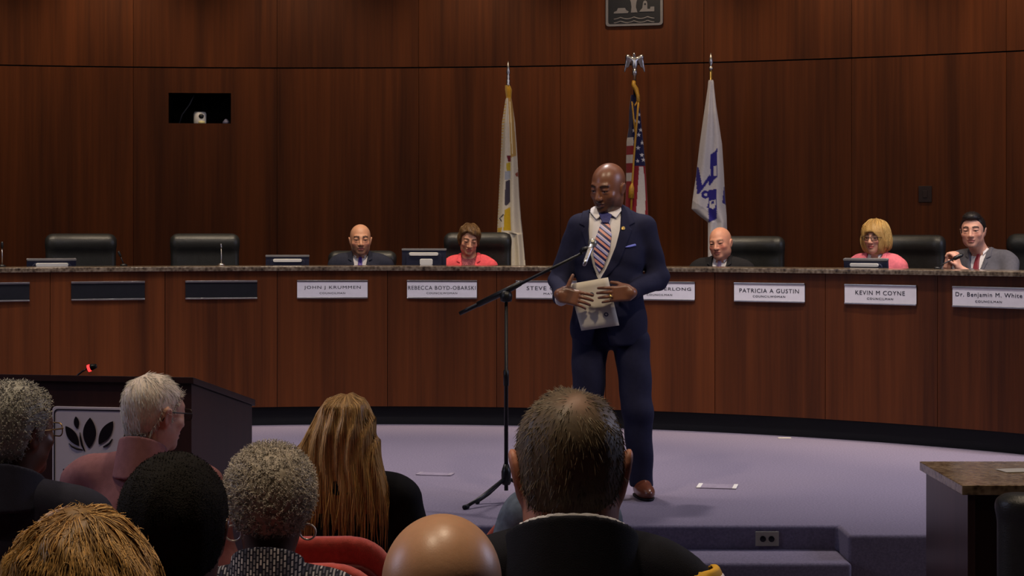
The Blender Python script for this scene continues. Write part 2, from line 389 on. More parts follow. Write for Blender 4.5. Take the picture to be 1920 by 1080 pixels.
df = arc_cells([(math.radians(-50), math.radians(52), 0.0, 0.18)], RD + 0.12, RD + 3.9).build('floor', M_CARPET2); df.location = (CD[0], CD[1], 0); tag(df, kind='structure')

# ================================================================ THE DAIS
dais = empty('council_dais', (CD[0], CD[1], 0))
tag(dais, 'long curved reddish wood dais with name plates along its front', 'desk')
DST = math.radians(7.78); DA0 = math.radians(0.62)
dp = arc_cells([(0.00035, DST - 0.00035, 0.14, 1.150)], RD - 0.05, RD - 0.028, math.radians(1.6)).build('panel', M_DAIS, dais)
for i in range(-5, 6):
    o = dp if i == -5 else link(dp.copy(), dais)
    o.rotation_euler = (0, 0, -(DA0 + i * DST))
dlo, dhi = DA0 - 5 * DST, DA0 + 6 * DST
arc_cells([(dlo, dhi, 0.0, 0.14)], RD, RD + 0.03).build('toe_kick', M_BLACK, dais)
arc_cells([(dlo, dhi, 0.14, 1.15)], RD - 0.027, RD + 0.02).build('backing', M_BLACK, dais)
arc_cells([(dlo, dhi, 0.93, 0.96)], RD + 0.3, RD + 0.85).build('work_surface', M_DARKW, dais)
arc_cells([(dlo, dhi, 0.12, 0.93)], RD + 0.30, RD + 0.33).build('inner_panel', M_DARKW, dais)
ct = arc_cells([(dlo, dhi, 1.151, 1.1845)], RD - 0.09, RD + 0.40).build('counter_top', M_GRAN, bevel=0.004)
ct.location = (CD[0], CD[1], 0); tag(ct, 'curved brown granite counter capping the dais', 'counter top')

def text_mesh(s, width, height, m, parent, name='lettering', depth=0.0012, spacing=1.0, bold=0.0):
    cu = bpy.data.curves.new('t', 'FONT'); cu.body = s; cu.align_x = 'CENTER'; cu.align_y = 'CENTER'; cu.extrude = depth; cu.space_character = spacing
    cu.resolution_u = 3
    to = bpy.data.objects.new('t', cu); COL.objects.link(to); dg = bpy.context.evaluated_depsgraph_get(); dg.update()
    me = bpy.data.meshes.new_from_object(to.evaluated_get(dg)); bpy.data.objects.remove(to); bpy.data.curves.remove(cu)
    v = np.zeros(len(me.vertices) * 3, np.float32); me.vertices.foreach_get('co', v); v = v.reshape(-1, 3)
    lo, hi = v.min(0), v.max(0); v[:, 0] = (v[:, 0] - (lo[0] + hi[0]) / 2) * width / (hi[0] - lo[0]); v[:, 1] = (v[:, 1] - (lo[1] + hi[1]) / 2) * height / (hi[1] - lo[1])
    v = np.stack([v[:, 0], -v[:, 2], v[:, 1]], 1); me.vertices.foreach_set('co', v.ravel()); me.update()
    me.materials.clear(); me.materials.append(m); me.name = name
    return link(bpy.data.objects.new(name, me), parent)
def name_plate(i, lines, label):
    a = DA0 + (i + 0.5) * DST - (0.0055 if i == 5 else 0.0); r = RD - 0.05
    t = empty('name_plate', (CD[0] + (r - .001) * math.sin(a), CD[1] + (r - .001) * math.cos(a), 1.012), -a)
    tag(t, label, 'name plate', 'name plates along the dais front')
    w, h = 0.262, 0.064
    MB().box(-w, w, -0.012, -0.001, -h, h).build('holder', M_NOPLATE, t)
    MB().box(-w, w, -0.024, -0.001, h - 0.008, h + 0.006).build('rail', M_SILVER, t, bevel=0.002)
    MB().box(-w, w, -0.024, -0.001, -h - 0.004, -h + 0.007).build('rail', M_SILVER, t, bevel=0.002)
    if lines:
        p = MB().box(-w + 0.001, w - 0.001, -0.019, -0.012, -h + 0.004, h - 0.006).build('insert', M_PLATE, t, bevel=0.001)
        o = text_mesh(lines[0], lines[2], 0.029 if lines[0].isupper() else 0.036, M_INK, p, 'name_lettering', spacing=1.15); o.location = (lines[4], -0.0195, 0.013); tag(o, kind='stuff')
        o = text_mesh(lines[1], lines[3], 0.014, M_INK, p, 'title_lettering', spacing=1.2); o.location = (lines[4] * 0.4, -0.0195, -0.027); tag(o, kind='stuff')
    return t
name_plate(-4, None, 'empty dark name plate holder cut off by the left picture edge')
name_plate(-3, None, 'empty dark name plate holder below the leftmost whole black chair')
name_plate(-2, None, 'empty dark name plate holder below the black chair with the thin silver microphone')
name_plate(-1, ('JOHN J KRUMMEN', 'COUNCILMAN', .42, .19, 0), 'white name plate below the bald man in a purple tie')
name_plate(0, ('REBECCA BOYD-OBARSKI', 'COUNCILWOMAN', .505, .23, 0), 'white name plate below the woman in the coral jacket, long name')
name_plate(1, ('STEVE CHIRICO', 'MAYOR', .40, .12, 0.02), 'white name plate left of the standing man, its right end hidden by his arm')
name_plate(2, ('WM J HINTERLONG', 'COUNCILMAN', .47, .19, 0), 'white name plate half hidden by the right arm of the standing man')
name_plate(3, ('PATRICIA A GUSTIN', 'COUNCILWOMAN', .44, .24, 0), 'white name plate between the standing man and the blonde councilwoman')
name_plate(4, ('KEVIN M COYNE', 'COUNCILMAN', .36, .19, 0), 'white name plate below the blonde woman in pink')
name_plate(5, ('Dr. Benjamin M. White', 'COUNCILMAN', .475, .19, 0), 'white name plate at the far right with mixed-case lettering')
# ================================================================ FURNITURE
M_LEATHER = mat('black_leather', (34, 35, 35), 0.42, 0.5, var=0.15, scale=30, bump=0.25, bscale=160)
M_PLASTIC = mat('black_plastic', (18, 18, 20), 0.4, 0.4)
M_NAVYPL = mat('navy_plastic', (40, 42, 62), 0.4, 0.4, var=0.1)
M_WHITEPL = mat('white_plastic', (232, 230, 226), 0.4, 0.4, var=0.03)
M_GREYPL = mat('grey_plastic', (128, 126, 128), 0.45, 0.4, var=0.06)
M_GOLD = mat('gold_cord', (190, 140, 40), 0.5, 0.5, var=0.25, scale=120)
M_BRASS = mat('brass', (200, 170, 100), 0.3, 0.5, 0.9)
M_PAPER = mat('paper', (214, 206, 190), 0.75, 0.2, var=0.05, scale=8)
M_REDFAB = mat('red_fabric', (172, 66, 58), 0.8, 0.2, var=0.15, scale=60, bump=0.3, bscale=500, sheen=0.3)
M_MAROON = mat('maroon_shell', (92, 28, 30), 0.6, 0.3, var=0.12)
M_STEEL = mat('dark_steel', (40, 40, 44), 0.4, 0.5, 0.6)

CHAIR0 = []
def office_chair(label, loc, rz, ztop=1.24):
    if CHAIR0:
        t = copy_tree(CHAIR0[0]); t.location = loc; t.rotation_euler = (0, 0, rz); t.scale = (1, 1, ztop / 1.24); return tag(t, label)
    t = empty('office_chair', loc, rz); tag(t, label, 'chair', 'black leather office chairs'); CHAIR0.append(t)
    zt = 1.24; zc = (zt + 0.52) / 2; hz = (zt - 0.52) / 2
    def back(p):
        q = p.copy(); q[:, 1] -= -0.45 * q[:, 0] ** 2
        d = rbox(q, (0, 0.25, zc), (0.275, 0.052, hz), 0.05)
        return smin(d, cone(q, (-0.2, 0.235, zt - 0.07), (0.2, 0.235, zt - 0.07), 0.062), 0.05)
    sdf_obj('backrest', back, (-.33, .05, .48), (.33, .36, zt + .03), 0.014, M_LEATHER, t)
    sdf_obj('seat', lambda p: rbox(p, (0, 0, 0.44), (0.26, 0.25, 0.06), 0.05), (-.28, -.27, .36), (.28, .27, .52), 0.014, M_LEATHER, t)
    for s in (-1, 1):
        MB().tube([(s * .27, .18, .42), (s * .315, .17, .46), (s * .32, .12, .66), (s * .32, -.14, .67), (s * .31, -.17, .62), (s * .27, -.1, .44)], 0.02, 8).build('armrest', M_PLASTIC, t, True)
    MB().lathe([(.03, .09), (.03, .25), (.022, .25), (.022, .385)], n=12).build('pedestal', M_STEEL, t, True)
    for k in range(5):
        a = 2 * PI * k / 5; c, s = math.cos(a), math.sin(a)
        MB().tube([(0, 0, .1), (.16 * c, .16 * s, .095), (.3 * c, .3 * s, .065)], [.03, .024, .016], 8).build('leg', M_PLASTIC, t, True)
        M = Matrix.Translation((.3 * c, .3 * s, .03)) @ Matrix.Rotation(a, 4, 'Z') @ Matrix.Rotation(PI / 2, 4, 'X')
        MB().lathe([(.02, -.02), (.03, -.012), (.03, .012), (.02, .02)], n=12, M=M).build('caster', M_PLASTIC, t, True)
    return t
def at_dais(px, dr, z=0.18):
    a, t_ = ang_at(px, CD, RD + dr); r = RD + dr
    return (CD[0] + r * math.sin(a), CD[1] + r * math.cos(a), z), -a
for px, zt, dr, lab in ((157, 1.24, 1.08, 'empty black leather chair behind the dais, leftmost whole one'),
                    (386, 1.24, 1.08, 'empty black leather chair behind the dais with thin silver microphone before it'),
                    (677, 1.10, 1.09, 'low black leather chair behind the bald man in the purple tie'),
                    (890, 1.25, 1.12, 'black leather chair behind the woman in the coral jacket'),
                    (1394, 1.22, 1.28, 'black leather chair behind the bald man in the dark suit beside the white flag'),
                    (1688, 1.23, 1.30, 'black leather chair behind the blonde woman in pink'),
                    (1934, 1.24, 1.30, 'black leather chair behind the dark-haired man, cut by the right picture edge')):
    loc, rz = at_dais(px, dr); office_chair(lab, loc, rz, zt)

def monitor(px, ytop, w, label, tilt=0.0, port=False):
    loc, rz = at_dais(px, 0.52, 0.961); D = loc[1]; zt = CAMZ - (ytop - HY) / FPX * D - 0.961
    t = empty('monitor', loc, rz); tag(t, label, 'monitor', 'monitors on the dais desk')
    h = 0.23; R = Matrix.Translation((0, 0.0, zt)) @ Matrix.Rotation(tilt, 4, 'X')
    fr2 = lambda u, v, d: tuple(R @ Vector((u, d, v)))
    MB().prism(rrect(w, h, 0.012, cy=-h / 2), fr2, 0.0, 0.028).build('screen_housing', M_NAVYPL, t, bevel=0.003)
    MB().prism(rrect(w + .004, 0.016, 0.006, cy=-0.008), fr2, -0.004, 0.03).build('top_edge', M_GREYPL, t, bevel=0.002)
    MB().prism(rrect(w * .8, h * .62, 0.03, cy=-h * .45), fr2, -0.022, 0.0).build('rear_cover', M_NAVYPL, t, bevel=0.004)
    MB().prism(rrect(w * .66, 0.026, 0.012, cy=-0.043), fr2, -0.030, -0.022).build('white_band', M_WHITEPL, t, bevel=0.003)
    if port: MB().prism(rrect(0.1, 0.05, 0.012, cx=0.02, cy=-0.105), fr2, -0.032, -0.02).build('white_label', M_WHITEPL, t, bevel=0.003)
    MB().box(-.03, .03, .03, .05, 0.005, max(.06, zt - .08)).build('stand_neck', M_NAVYPL, t)
    MB().box(-.1, .1, -.03, .12, 0.0, 0.012).build('stand_base', M_NAVYPL, t, bevel=0.003)
monitor(97, 485, 0.36, 'dark blue monitor with a white band before the leftmost empty chair', 0.12)
monitor(539, 478, 0.335, 'dark blue monitor standing alone between two name plate seats', 0.0)
monitor(795, 466, 0.345, 'tallest monitor, with white label, beside the woman in coral', 0.0, True)
monitor(1622, 485, 0.33, 'dark monitor in front of the blonde woman in pink', 0.15)

def desk_mic(px, pts, label, rod=M_STEEL, head=M_PLASTIC, hr=0.010):
    loc, rz = at_dais(px, 0.33, 1.1845); t = empty('desk_microphone', loc); tag(t, label, 'microphone', 'gooseneck microphones on the dais')
    D = loc[1]; W = [P(x, y, D) - A(loc) for x, y in pts]
    b0 = A((W[0][0], 0, 0))
    MB().lathe([(.028, 0), (.028, .01), (.012, .018)], c=b0, n=16).build('base', head, t, True)
    W[0] = A((W[0][0], 0, 0.012))
    MB().tube(W[:-1], 0.0045, 8).build('gooseneck', rod, t, True)
    a, b = Vector(W[-2]), Vector(W[-1]); d = (b - a)
    MB().tube([a, a + d * .15, a + d * .85, b], [.006, hr, hr, .005], 10).build('capsule', head, t, True)
desk_mic(3, [(4, 500), (4, 480), (4, 466), (4, 453)], 'gooseneck microphone at the left picture edge', M_SILVER)
desk_mic(230, [(232, 499), (229, 488), (226, 481), (222, 471)], 'gooseneck microphone right of the leftmost empty chair')
desk_mic(414, [(415, 499), (415, 485), (415, 465), (414, 457)], 'thin silver gooseneck microphone before the second empty chair', M_SILVER, M_SILVER, 0.006)
desk_mic(1760, [(1757, 503), (1770, 494), (1787, 486), (1806, 477)], 'black gooseneck microphone pointing at the clasped hands', M_STEEL, M_PLASTIC, 0.014)

# ================================================================ WALL ITEMS
M_PRINT = attr_mat('printed_cloth', 0.8, 0.15, sheen=0.2)
# seal plaque
a, D = ang_at(1190, CW, RW); ps = FPX / D
seal = empty('city_seal_plaque', (CW[0] + RW * math.sin(a), CW[1] + RW * math.cos(a), CAMZ + HY / ps), -a)   # local z = 0 at picture row 0
tag(seal, 'dark framed plaque with tower, boats and waves high on the wall', 'plaque')
fs = lambda u, v, d: ((u - 1190) / ps / math.cos(a), -d, -v / ps)
M_SEALB = mat('seal_black', (16, 16, 20), 0.5, 0.3); M_SEALG = mat('seal_grey', (104, 100, 100), 0.45, 0.4, var=0.08)
def rr_px(x0, x1, y0, y1, r): return [(u, v) for u, v in rrect(x1 - x0, y1 - y0, r, cx=(x0 + x1) / 2, cy=(y0 + y1) / 2)]
MB().prism(rr_px(1139, 1241, -74, 47, 5), fs, 0.001, 0.02).build('plate', M_SEALB, seal)
MB().ring(rr_px(1137.5, 1242.5, -76, 49, 6), rr_px(1142, 1238, -71, 45, 4), fs, 0.001, 0.03).build('frame', M_SEALG, seal)
MB().prism([(1184, 24), (1185, 14), (1184, 5), (1181, -4), (1177, -30), (1181, -44), (1199, -44), (1203, -30), (1197, -4), (1194, 5), (1193, 14), (1196, 24)], fs, 0.018, 0.026).build('tower', M_SEALG, seal)
MB().prism([(1152, 25), (1153, 22), (1158, 20), (1160, 15), (1173, 15), (1175, 19), (1180, 22), (1178, 25)], fs, 0.018, 0.026).build('boat', M_SEALG, seal)
MB().prism([(1199, 23), (1205, 16), (1206, 8), (1207, 4), (1210, 2), (1213, 4), (1214, 8), (1214, 18), (1219, 18), (1220, 14), (1227, 14), (1227, 23)], fs, 0.018, 0.026).build('boat', M_SEALG, seal)
MB().prism([(1210 + 2 * math.cos(k), 9 + 2 * math.sin(k)) for k in np.linspace(0, 2 * PI, 10)[:-1]], fs, 0.024, 0.0275).build('porthole', M_SEALB, seal)
for y0 in (33, 40):
    MB().tube([fs(1152 + i * 75 / 40, y0 + 2.6 - 3.2 * abs(math.sin(PI * i / 40 * 3 + PI / 2)) * -1 - 3, 0.02) for i in range(41)], 0.0055, 6).build('wave', M_SEALG, seal, True)
# wall switch plate
a2, D2 = ang_at(1735, CW, RW); zsw = CAMZ - (364 - HY) / FPX * D2
sw = empty('wall_switch', (CW[0] + RW * math.sin(a2), CW[1] + RW * math.cos(a2), zsw), -a2); tag(sw, 'small dark brown wall plate above the blonde woman in pink', 'switch')
M_BROWNPL = mat('brown_plate', (44, 27, 18), 0.5, 0.3)
MB().box(-.055, .055, -.012, -.001, -.068, .068).build('plate', M_BROWNPL, sw, bevel=0.003)
MB().box(-.018, .018, -.018, -.012, -.03, .03).build('rocker', M_BROWNPL, sw, bevel=0.002)
# camera standing in the wall niche
a3, D3 = ang_at(374, CW, RW + .12); s3 = FPX / D3
nc = empty('security_camera', (CW[0] + (RW + .16) * math.sin(a3), CW[1] + (RW + .16) * math.cos(a3), nz0 + 0.001), -a3); tag(nc, 'small white dome camera standing in the dark wall opening', 'camera')
MB().lathe([(.05, 0), (.056, .01), (.058, .09), (.05, .11), (.0, .112)][:4], n=20).build('housing', M_WHITEPL, nc, True)
MB().lathe([(.02, -.062), (.024, -.05), (.024, 0)], c=(.016, 0, .07), n=14, M=Matrix.Rotation(PI / 2, 4, 'X') @ Matrix.Scale(-1, 4, (0, 0, 1))).build('lens', M_PLASTIC, nc, True)
MB().lathe([(.03, .0), (.03, .02), (.02, .026)], c=(.02, -.045, 0), n=14).build('base_ring', mat('cream_ring', (230, 220, 160), .5), nc, True)
cab = MB().tube([wp(na + .006, RW + .18, nz0 + .01), wp(na + .008, RW + .18, nz0 + .09), wp(na + .013, RW + .18, nz0 + .18), wp(na + .016, RW + .18, nz1 - .01)], .006, 6).build('cable', mat('grey_cable', (60, 60, 64), .6), None, True)
cab.location = (CW[0], CW[1], 0); tag(cab, 'thin grey cable hanging inside the dark wall opening', 'cable')
lp = MB().lathe([(.034, 0), (.03, .02), (.012, .042), (.004, .046)], n=16).build('sensor_knob', mat('blue_grey_plastic', (110, 110, 140), .5), None, True)
a4, _ = ang_at(424, CW, RW + .1); lp.location = (CW[0] + (RW + .1) * math.sin(a4), CW[1] + (RW + .1) * math.cos(a4), nz0 + .001)
tag(lp, 'small blue-grey knob in the right corner of the dark wall opening', 'device')

# ================================================================ FLAGS
def flag_cloth(name, prof, D, paint, parent, nf, amp, thick=0.05, ph=0.0):
    ys = np.arange(prof[0][0], prof[-1][0] + 0.1, 1.3); py = [p[0] for p in prof]
    l = np.interp(ys, py, [p[1] for p in prof]); r = np.interp(ys, py, [p[2] for p in prof])
    NF, NBK = 40, 12; V = []; PX = []
    for y, a, b in zip(ys, l, r):
        g = min(1.0, (b - a) / 25.0)
        for i in range(NF):
            u = i / (NF - 1); d = D - thick * g * math.sin(PI * u) + amp * g * math.sin(2 * PI * nf * u + ph + y * .006); px = a + (b - a) * u
            V.append(P(px, y, D) * A((1, 0, 1)) + A((0, d, 0))); PX.append((px, y))
        for i in range(1, NBK + 1):
            u = 1 - i / (NBK + 1); d = D + thick * .8 * g * math.sin(PI * u) + .3 * amp * g * math.sin(2 * PI * nf * u); px = a + (b - a) * u
            V.append(P(px, y, D) * A((1, 0, 1)) + A((0, d, 0))); PX.append((px, y))
    n = NF + NBK; m = len(ys); i, k = np.meshgrid(np.arange(m - 1), np.arange(n), indexing='ij'); k2 = (k + 1) % n
    Q = np.stack([i * n + k, (i + 1) * n + k, (i + 1) * n + k2, i * n + k2], -1).reshape(-1, 4)
    PX = A(PX); V = A(V) - A(parent.location)
    return mesh_np(name, V, Q, M_PRINT, parent, True, paint(PX[:, 0], PX[:, 1]))
def painter(base, shapes):
    def f(x, y):
        c = np.tile(A(lin(base)), (len(x), 1))
        for rgb, pts in shapes:
            ins = (poly(x, y, pts) < 0) if not callable(pts) else pts(x, y)
            c[ins] = lin(rgb)
        return c
    return f
def star(cx, cy, r): return [(cx + (r if k % 2 == 0 else r * .42) * math.sin(PI * k / 5), cy - (r if k % 2 == 0 else r * .42) * math.cos(PI * k / 5)) for k in range(10)]
def flag_thing(px, ybase_top, label, name='flag'):
    a, D = ang_at(px, CW, RW - .5); t = empty(name, (P(px, 0, D)[0], D, 0.18)); tag(t, label, 'flag'); return t, D
def pole(t, D, px, y0, mat_, r=0.013):
    z = P(px, y0, D)[2] - .18
    MB().lathe([(.13, 0), (.13, .02), (.05, .05), (.025, .09), (.02, .14)], n=20).build('base', M_BRASS, t, True)
    MB().lathe([(r, .1), (r, z)], n=12).build('pole', mat_, t, True)
    return z
# state flag (white, gold fringe)
t, D = flag_thing(953, 115, 'cream state flag with gold fringe, left of the standing man'); s_ = FPX / D
z = pole(t, D, 953, 158, M_BRASS)
MB().lathe([(.016, z - .02), (.020, z), (.014, z + .012), (.020, z + .03), (.012, z + .045), (.018, z + .065), (.009, z + .08), (.019, z + .1), (.012, z + .14), (.002, z + .2)], n=12).build('finial', M_SILVER, t, True)
cream = (226, 216, 196)
flag_cloth('cloth', [(160, 947, 957), (168, 947, 960), (183, 949, 959), (188, 947.5, 960), (230, 941, 966), (290, 939, 970), (330, 937, 972), (370, 935, 974), (410, 933, 977), (437, 932, 980), (438.5, 952, 980), (470, 955, 983), (520, 955, 987)], D,
    painter(cream, [((222, 170, 50), [(944, 155), (964, 155), (964, 184), (944, 184)]), ((200, 160, 90), [(953, 184), (961, 184), (968, 292), (958, 296)]),
        ((236, 220, 180), [(955, 190), (957, 190), (962, 290), (960, 290)]),
        ((120, 40, 50), [(950, 292), (958, 292), (958, 304), (953, 304)]), ((206, 180, 60), [(949, 306), (957, 305), (957, 320), (950, 320)]),
        ((176, 180, 190), [(947, 322), (957, 320), (957, 336), (946, 338)]), ((74, 68, 82), [(948, 340), (956, 337), (957, 378), (950, 386), (946, 384)]),
        ((214, 176, 40), [(946, 394), (957, 388), (958, 433), (944, 432), (945, 412)]), ((50, 46, 60), [(936, 409), (944, 401), (945, 403), (938, 410), (942, 415), (940, 416)]),
        ((222, 180, 60), [(931, 428), (941, 426), (940, 440), (931, 440)]), ((150, 70, 50), [(966, 326), (973, 320), (974, 332), (967, 331)]),
        ((226, 186, 80), lambda x, y: (x < np.interp(y, [185, 290, 437], [950, 940.2, 933.6])) & (np.sin(y * 1.1) > .2) & (y > 190))]), t, 2.0, 0.016)
# national flag
t, D = flag_thing(1190, 98, 'red, white and blue striped flag with a silver eagle behind the standing man'); s_ = FPX / D
z = pole(t, D, 1190, 140, M_STEEL, 0.012)
ez = z + .01
MB().lathe([(.014, z - .05), (.014, z - .01), (.024, z), (.024, z + .03), (.016, z + .05)], n=14).build('finial_socket', M_SILVER, t, True)
fe = lambda u, v, d: ((u - 1190) / s_, -d, P(0, v, D)[2] - .18)
def wings(p):
    m = np.stack([np.abs(p[:, 0]), p[:, 1], p[:, 2]], 1)
    d = smin(cone(m, (.012, .004, ez + .115), (.06, .01, ez + .142), .018, .019), cone(m, (.056, .01, ez + .138), (.084, .018, ez + .018), .021, .007), .014)
    return smin(d, cone(m, (.035, .008, ez + .125), (.058, .014, ez + .06), .018, .012), .012)
sdf_obj('eagle', lambda p: smin(smin(ell(p, (0, 0, ez + .085), (.026, .022, .062)), ell(p, (-.006, -.008, ez + .162), (.014, .018, .016)), .015), wings(p), .012), (-.11, -.05, ez), (.11, .05, ez + .2), 0.005, M_SILVER, t)
NAVY = (36, 36, 78); RED = (150, 36, 46); WHT = (214, 206, 200)
stripes = []
for k, (y0, y1, c) in enumerate([(258, 274, WHT), (274, 290, RED), (290, 306, WHT), (306, 324, RED), (324, 340, WHT), (340, 420, RED)]):
    stripes.append((c, [(1168, y0), (1187, y0), (1187, y1), (1168, y1)]))
flag_cloth('cloth', [(178, 1183, 1192), (205, 1180, 1200), (240, 1179, 1203), (265, 1175, 1206), (300, 1174, 1209), (340, 1174, 1212), (395, 1172, 1215), (520, 1170, 1219)], D,
    painter(NAVY, stripes + [(RED, [(1186, 311), (1230, 311), (1230, 530), (1165, 530), (1165, 400), (1178, 400)]), (WHT, [(1198, 312), (1206, 312), (1210, 360), (1209, 420), (1196, 530), (1186, 530), (1192, 400)])] +
        [((230, 226, 226), star(x, y, 4.4)) for x, y in ((1197, 229), (1197, 253), (1203.5, 268), (1196, 278), (1203, 291), (1195, 302), (1201, 244), (1198, 215), (1206, 300), (1188, 245), (1190, 228))]), t, 1.5, 0.012)
MB().tube([fe(1188, 153, .03), fe(1187, 160, .045), fe(1192, 168, .05), fe(1195, 180, .06), fe(1196, 192, .075)], [.016, .02, .02, .016, .018], 8).build('cord_knot', M_GOLD, t, True)
MB().tube([fe(1196, 190, .08), fe(1194, 215, .085), fe(1191, 250, .085), fe(1187, 300, .085), fe(1184, 350, .085), fe(1181, 420, .085)], .009, 8).build('cord', M_GOLD, t, True)
MB().tube([fe(1196, 188, .07), fe(1189, 200, .085), fe(1184, 192, .085), fe(1185, 205, .085), fe(1187, 225, .085), fe(1190, 250, .085)], .008, 8).build('cord', M_GOLD, t, True)
MB().tube([fe(1184, 344, .09), fe(1183, 352, .09), fe(1182, 372, .09)], [.006, .022, .026], 10).build('tassel', M_GOLD, t, True)
# city flag (white with blue emblem)
t, D = flag_thing(1333, 100, 'white flag with a blue emblem and pointed lower corner, right of the standing man'); s_ = FPX / D
z = pole(t, D, 1333, 128, M_BRASS, 0.011)
MB().lathe([(.012, z - .02), (.020, z - .008), (.020, z + .004), (.008, z + .014), (.006, z + .02), (.018, z + .05), (.016, z + .075), (.002, z + .13)], n=12).build('finial', M_SILVER, t, True)
cq = lambda L: [(1280 + u / 4.69, 270 + v / 4.69) for u, v in L]
BLU = (52, 46, 140)
flag_cloth('cloth', [(150, 1329, 1337), (153, 1328, 1338), (165, 1327, 1339), (200, 1322, 1343), (270, 1312, 1354), (330, 1305, 1358), (370, 1299, 1360), (392, 1296.5, 1362), (404, 1310, 1363), (417, 1327, 1363.5), (520, 1327, 1366)], D,
    painter((222, 216, 216), [(BLU, cq([(240, 95), (262, 80), (285, 60), (298, 35), (298, 290), (270, 320), (235, 370), (222, 350), (240, 280)])), ((222, 216, 216), cq([(268, 200), (292, 190), (292, 285), (268, 280)])),
        (BLU, cq([(112, 200), (138, 205), (165, 365), (232, 270), (246, 300), (140, 440), (122, 440)])), (BLU, cq([(195 + 38 * math.cos(k), 445 + 36 * math.sin(k)) for k in np.linspace(0, 2 * PI, 14)[:-1]])),
        ((222, 216, 216), cq([(200 + 16 * math.cos(k), 446 + 15 * math.sin(k)) for k in np.linspace(0, 2 * PI, 10)[:-1]])),
        (BLU, cq([(222, 408), (290, 395), (296, 660), (222, 692), (222, 560), (208, 560), (222, 520)])), ((222, 216, 216), cq([(235, 500), (285, 490), (280, 555), (262, 575), (235, 560)])), (BLU, cq([(250, 505), (272, 498), (268, 525), (250, 530)])),
        (BLU, cq([(362, 380), (400, 360), (400, 550), (345, 515)])), ((188, 182, 182), cq([(72, 490), (220, 590), (220, 690), (70, 570)]))]), t, 1.6, 0.02, ph=1.0)

# ================================================================ LECTERN
LX, LD, LA = -1.227, 6.8, math.radians(10.6)
lec = empty('lectern', (LX, LD, floor_z(6.8)), 0); tag(lec, 'dark wooden lectern with sloped top and a white leaf sign', 'lectern')
el = A((-math.cos(LA), math.sin(LA), 0)); ed = A((math.sin(LA), math.cos(LA), 0)); ez_ = A((0, 0, 1.0))
W_, HF, HB, DP = 0.98, 1.14, 0.985, 0.71
fside = lambda v, z, u: tuple(el * u + ed * v + ez_ * z)
ffront = lambda u, z, d: tuple(el * u - ed * d + ez_ * z)
MB().prism([(0, 0.0), (DP, 0.0), (DP, HB - .025), (0, HF - .025)], fside, 0.012, W_ - .012).build('body', M_DARKW, lec)
MB().prism([(-.012, HF - .025), (DP + .01, HB - .027), (DP + .01, HB), (-.012, HF)], fside, 0.0, W_).build('top', M_DARKW, lec, bevel=0.002)
MB().prism([(0.02, 0), (DP - .02, 0), (DP - .02, .08), (.02, .08)], fside, 0.004, W_ - .004).build('plinth', M_BLACK, lec)
su, sz, ss = 0.427, 0.594 + 0.26, 1 / 483.0
sp = lambda u, v, d: ffront(su - (u - 540) / 5.4 * ss, sz - (v - 555) / 5.4 * ss, d)
M_SIGN = mat('sign_white', (206, 196, 206), 0.35, 0.4, var=0.03)
sg = MB().prism([(u, v) for u, v in rrect(810, 870, 40, cx=540, cy=565)], sp, 0.0, 0.012).build('sign_plate', M_SIGN, lec, bevel=0.002)
MB().ring(rrect(772, 822, 46, cx=540, cy=565), rrect(748, 798, 38, cx=540, cy=565), sp, 0.011, 0.0135).build('border', M_INK, sg)
M_LEAF = mat('sign_black', (22, 14, 20), 0.4, 0.3)
def lens_pts(p, q, w, n=12):
    p, q = A(p, float), A(q, float); d = q - p; nrm = A((-d[1], d[0])) / np.linalg.norm(d); pts = []
    for s in (1, -1):
        for k in range(n):
            t_ = k / n if s == 1 else 1 - k / n; pts.append(tuple(p + d * t_ + nrm * s * w * math.sin(PI * t_) ** .8))
    return pts
for a_, b_, w_ in (((548, 238), (538, 548), 70), ((282, 328), (428, 528), 48), ((393, 228), (410, 354), 28), ((796, 268), (644, 506), 56)):
    MB().prism(lens_pts(a_, b_, w_), sp, 0.011, 0.0145).build('leaf', M_LEAF, sg)
for L_ in ([(318, 505), (350, 535), (400, 556), (465, 568)], [(436, 390), (445, 450), (462, 520), (490, 580)], [(788, 448), (760, 490), (725, 515), (690, 532)]):
    MB().tube([sp(u, v, 0.0125) for u, v in L_], [.002, .004, .0045, .002], 6).build('stem', M_LEAF, sg, True)
for x0, x1, y0, y1 in ((255, 345, 765, 805), (312, 345, 722, 840), (362, 395, 722, 840), (395, 460, 722, 745), (262, 292, 845, 868), (300, 420, 850, 866)):
    MB().prism([(x0, y0), (x1, y0), (x1, y1), (x0, y1)], sp, 0.011, 0.0135).build('letter_stroke', M_LEAF, sg)
gm = empty('lectern_microphone', tuple(P(147, 705, 6.95))); tag(gm, 'gooseneck microphone with a red light on the lectern', 'microphone')
g0 = P(147, 705, 6.95)
gp = lambda x, y: P(x, y, 6.95) - g0
lt = HF - (HF - HB) * (.16 / DP) + floor_z(6.8)
gb = A((0, 0, lt - g0[2] + .004))
MB().lathe([(.02, 0), (.02, .008), (.008, .014)], c=gb + A((-.02, 0, 0)), n=14).build('base', M_PLASTIC, gm, True)
MB().tube([gb + A((-.02, 0, .01)), gp(146, 703), gp(155, 696), gp(163, 692)], .0035, 8).build('gooseneck', M_STEEL, gm, True)
MB().tube([gp(163, 692), gp(165, 691), gp(172, 688.5), gp(181, 686)], [.005, .011, .013, .008], 12).build('capsule', M_PLASTIC, gm, True)
MB().tube([gp(165, 691), gp(169.5, 689.5)], .0138, 14).build('light_ring', mat('red_light', (255, 40, 40), .4, emit=4.0), gm, True)

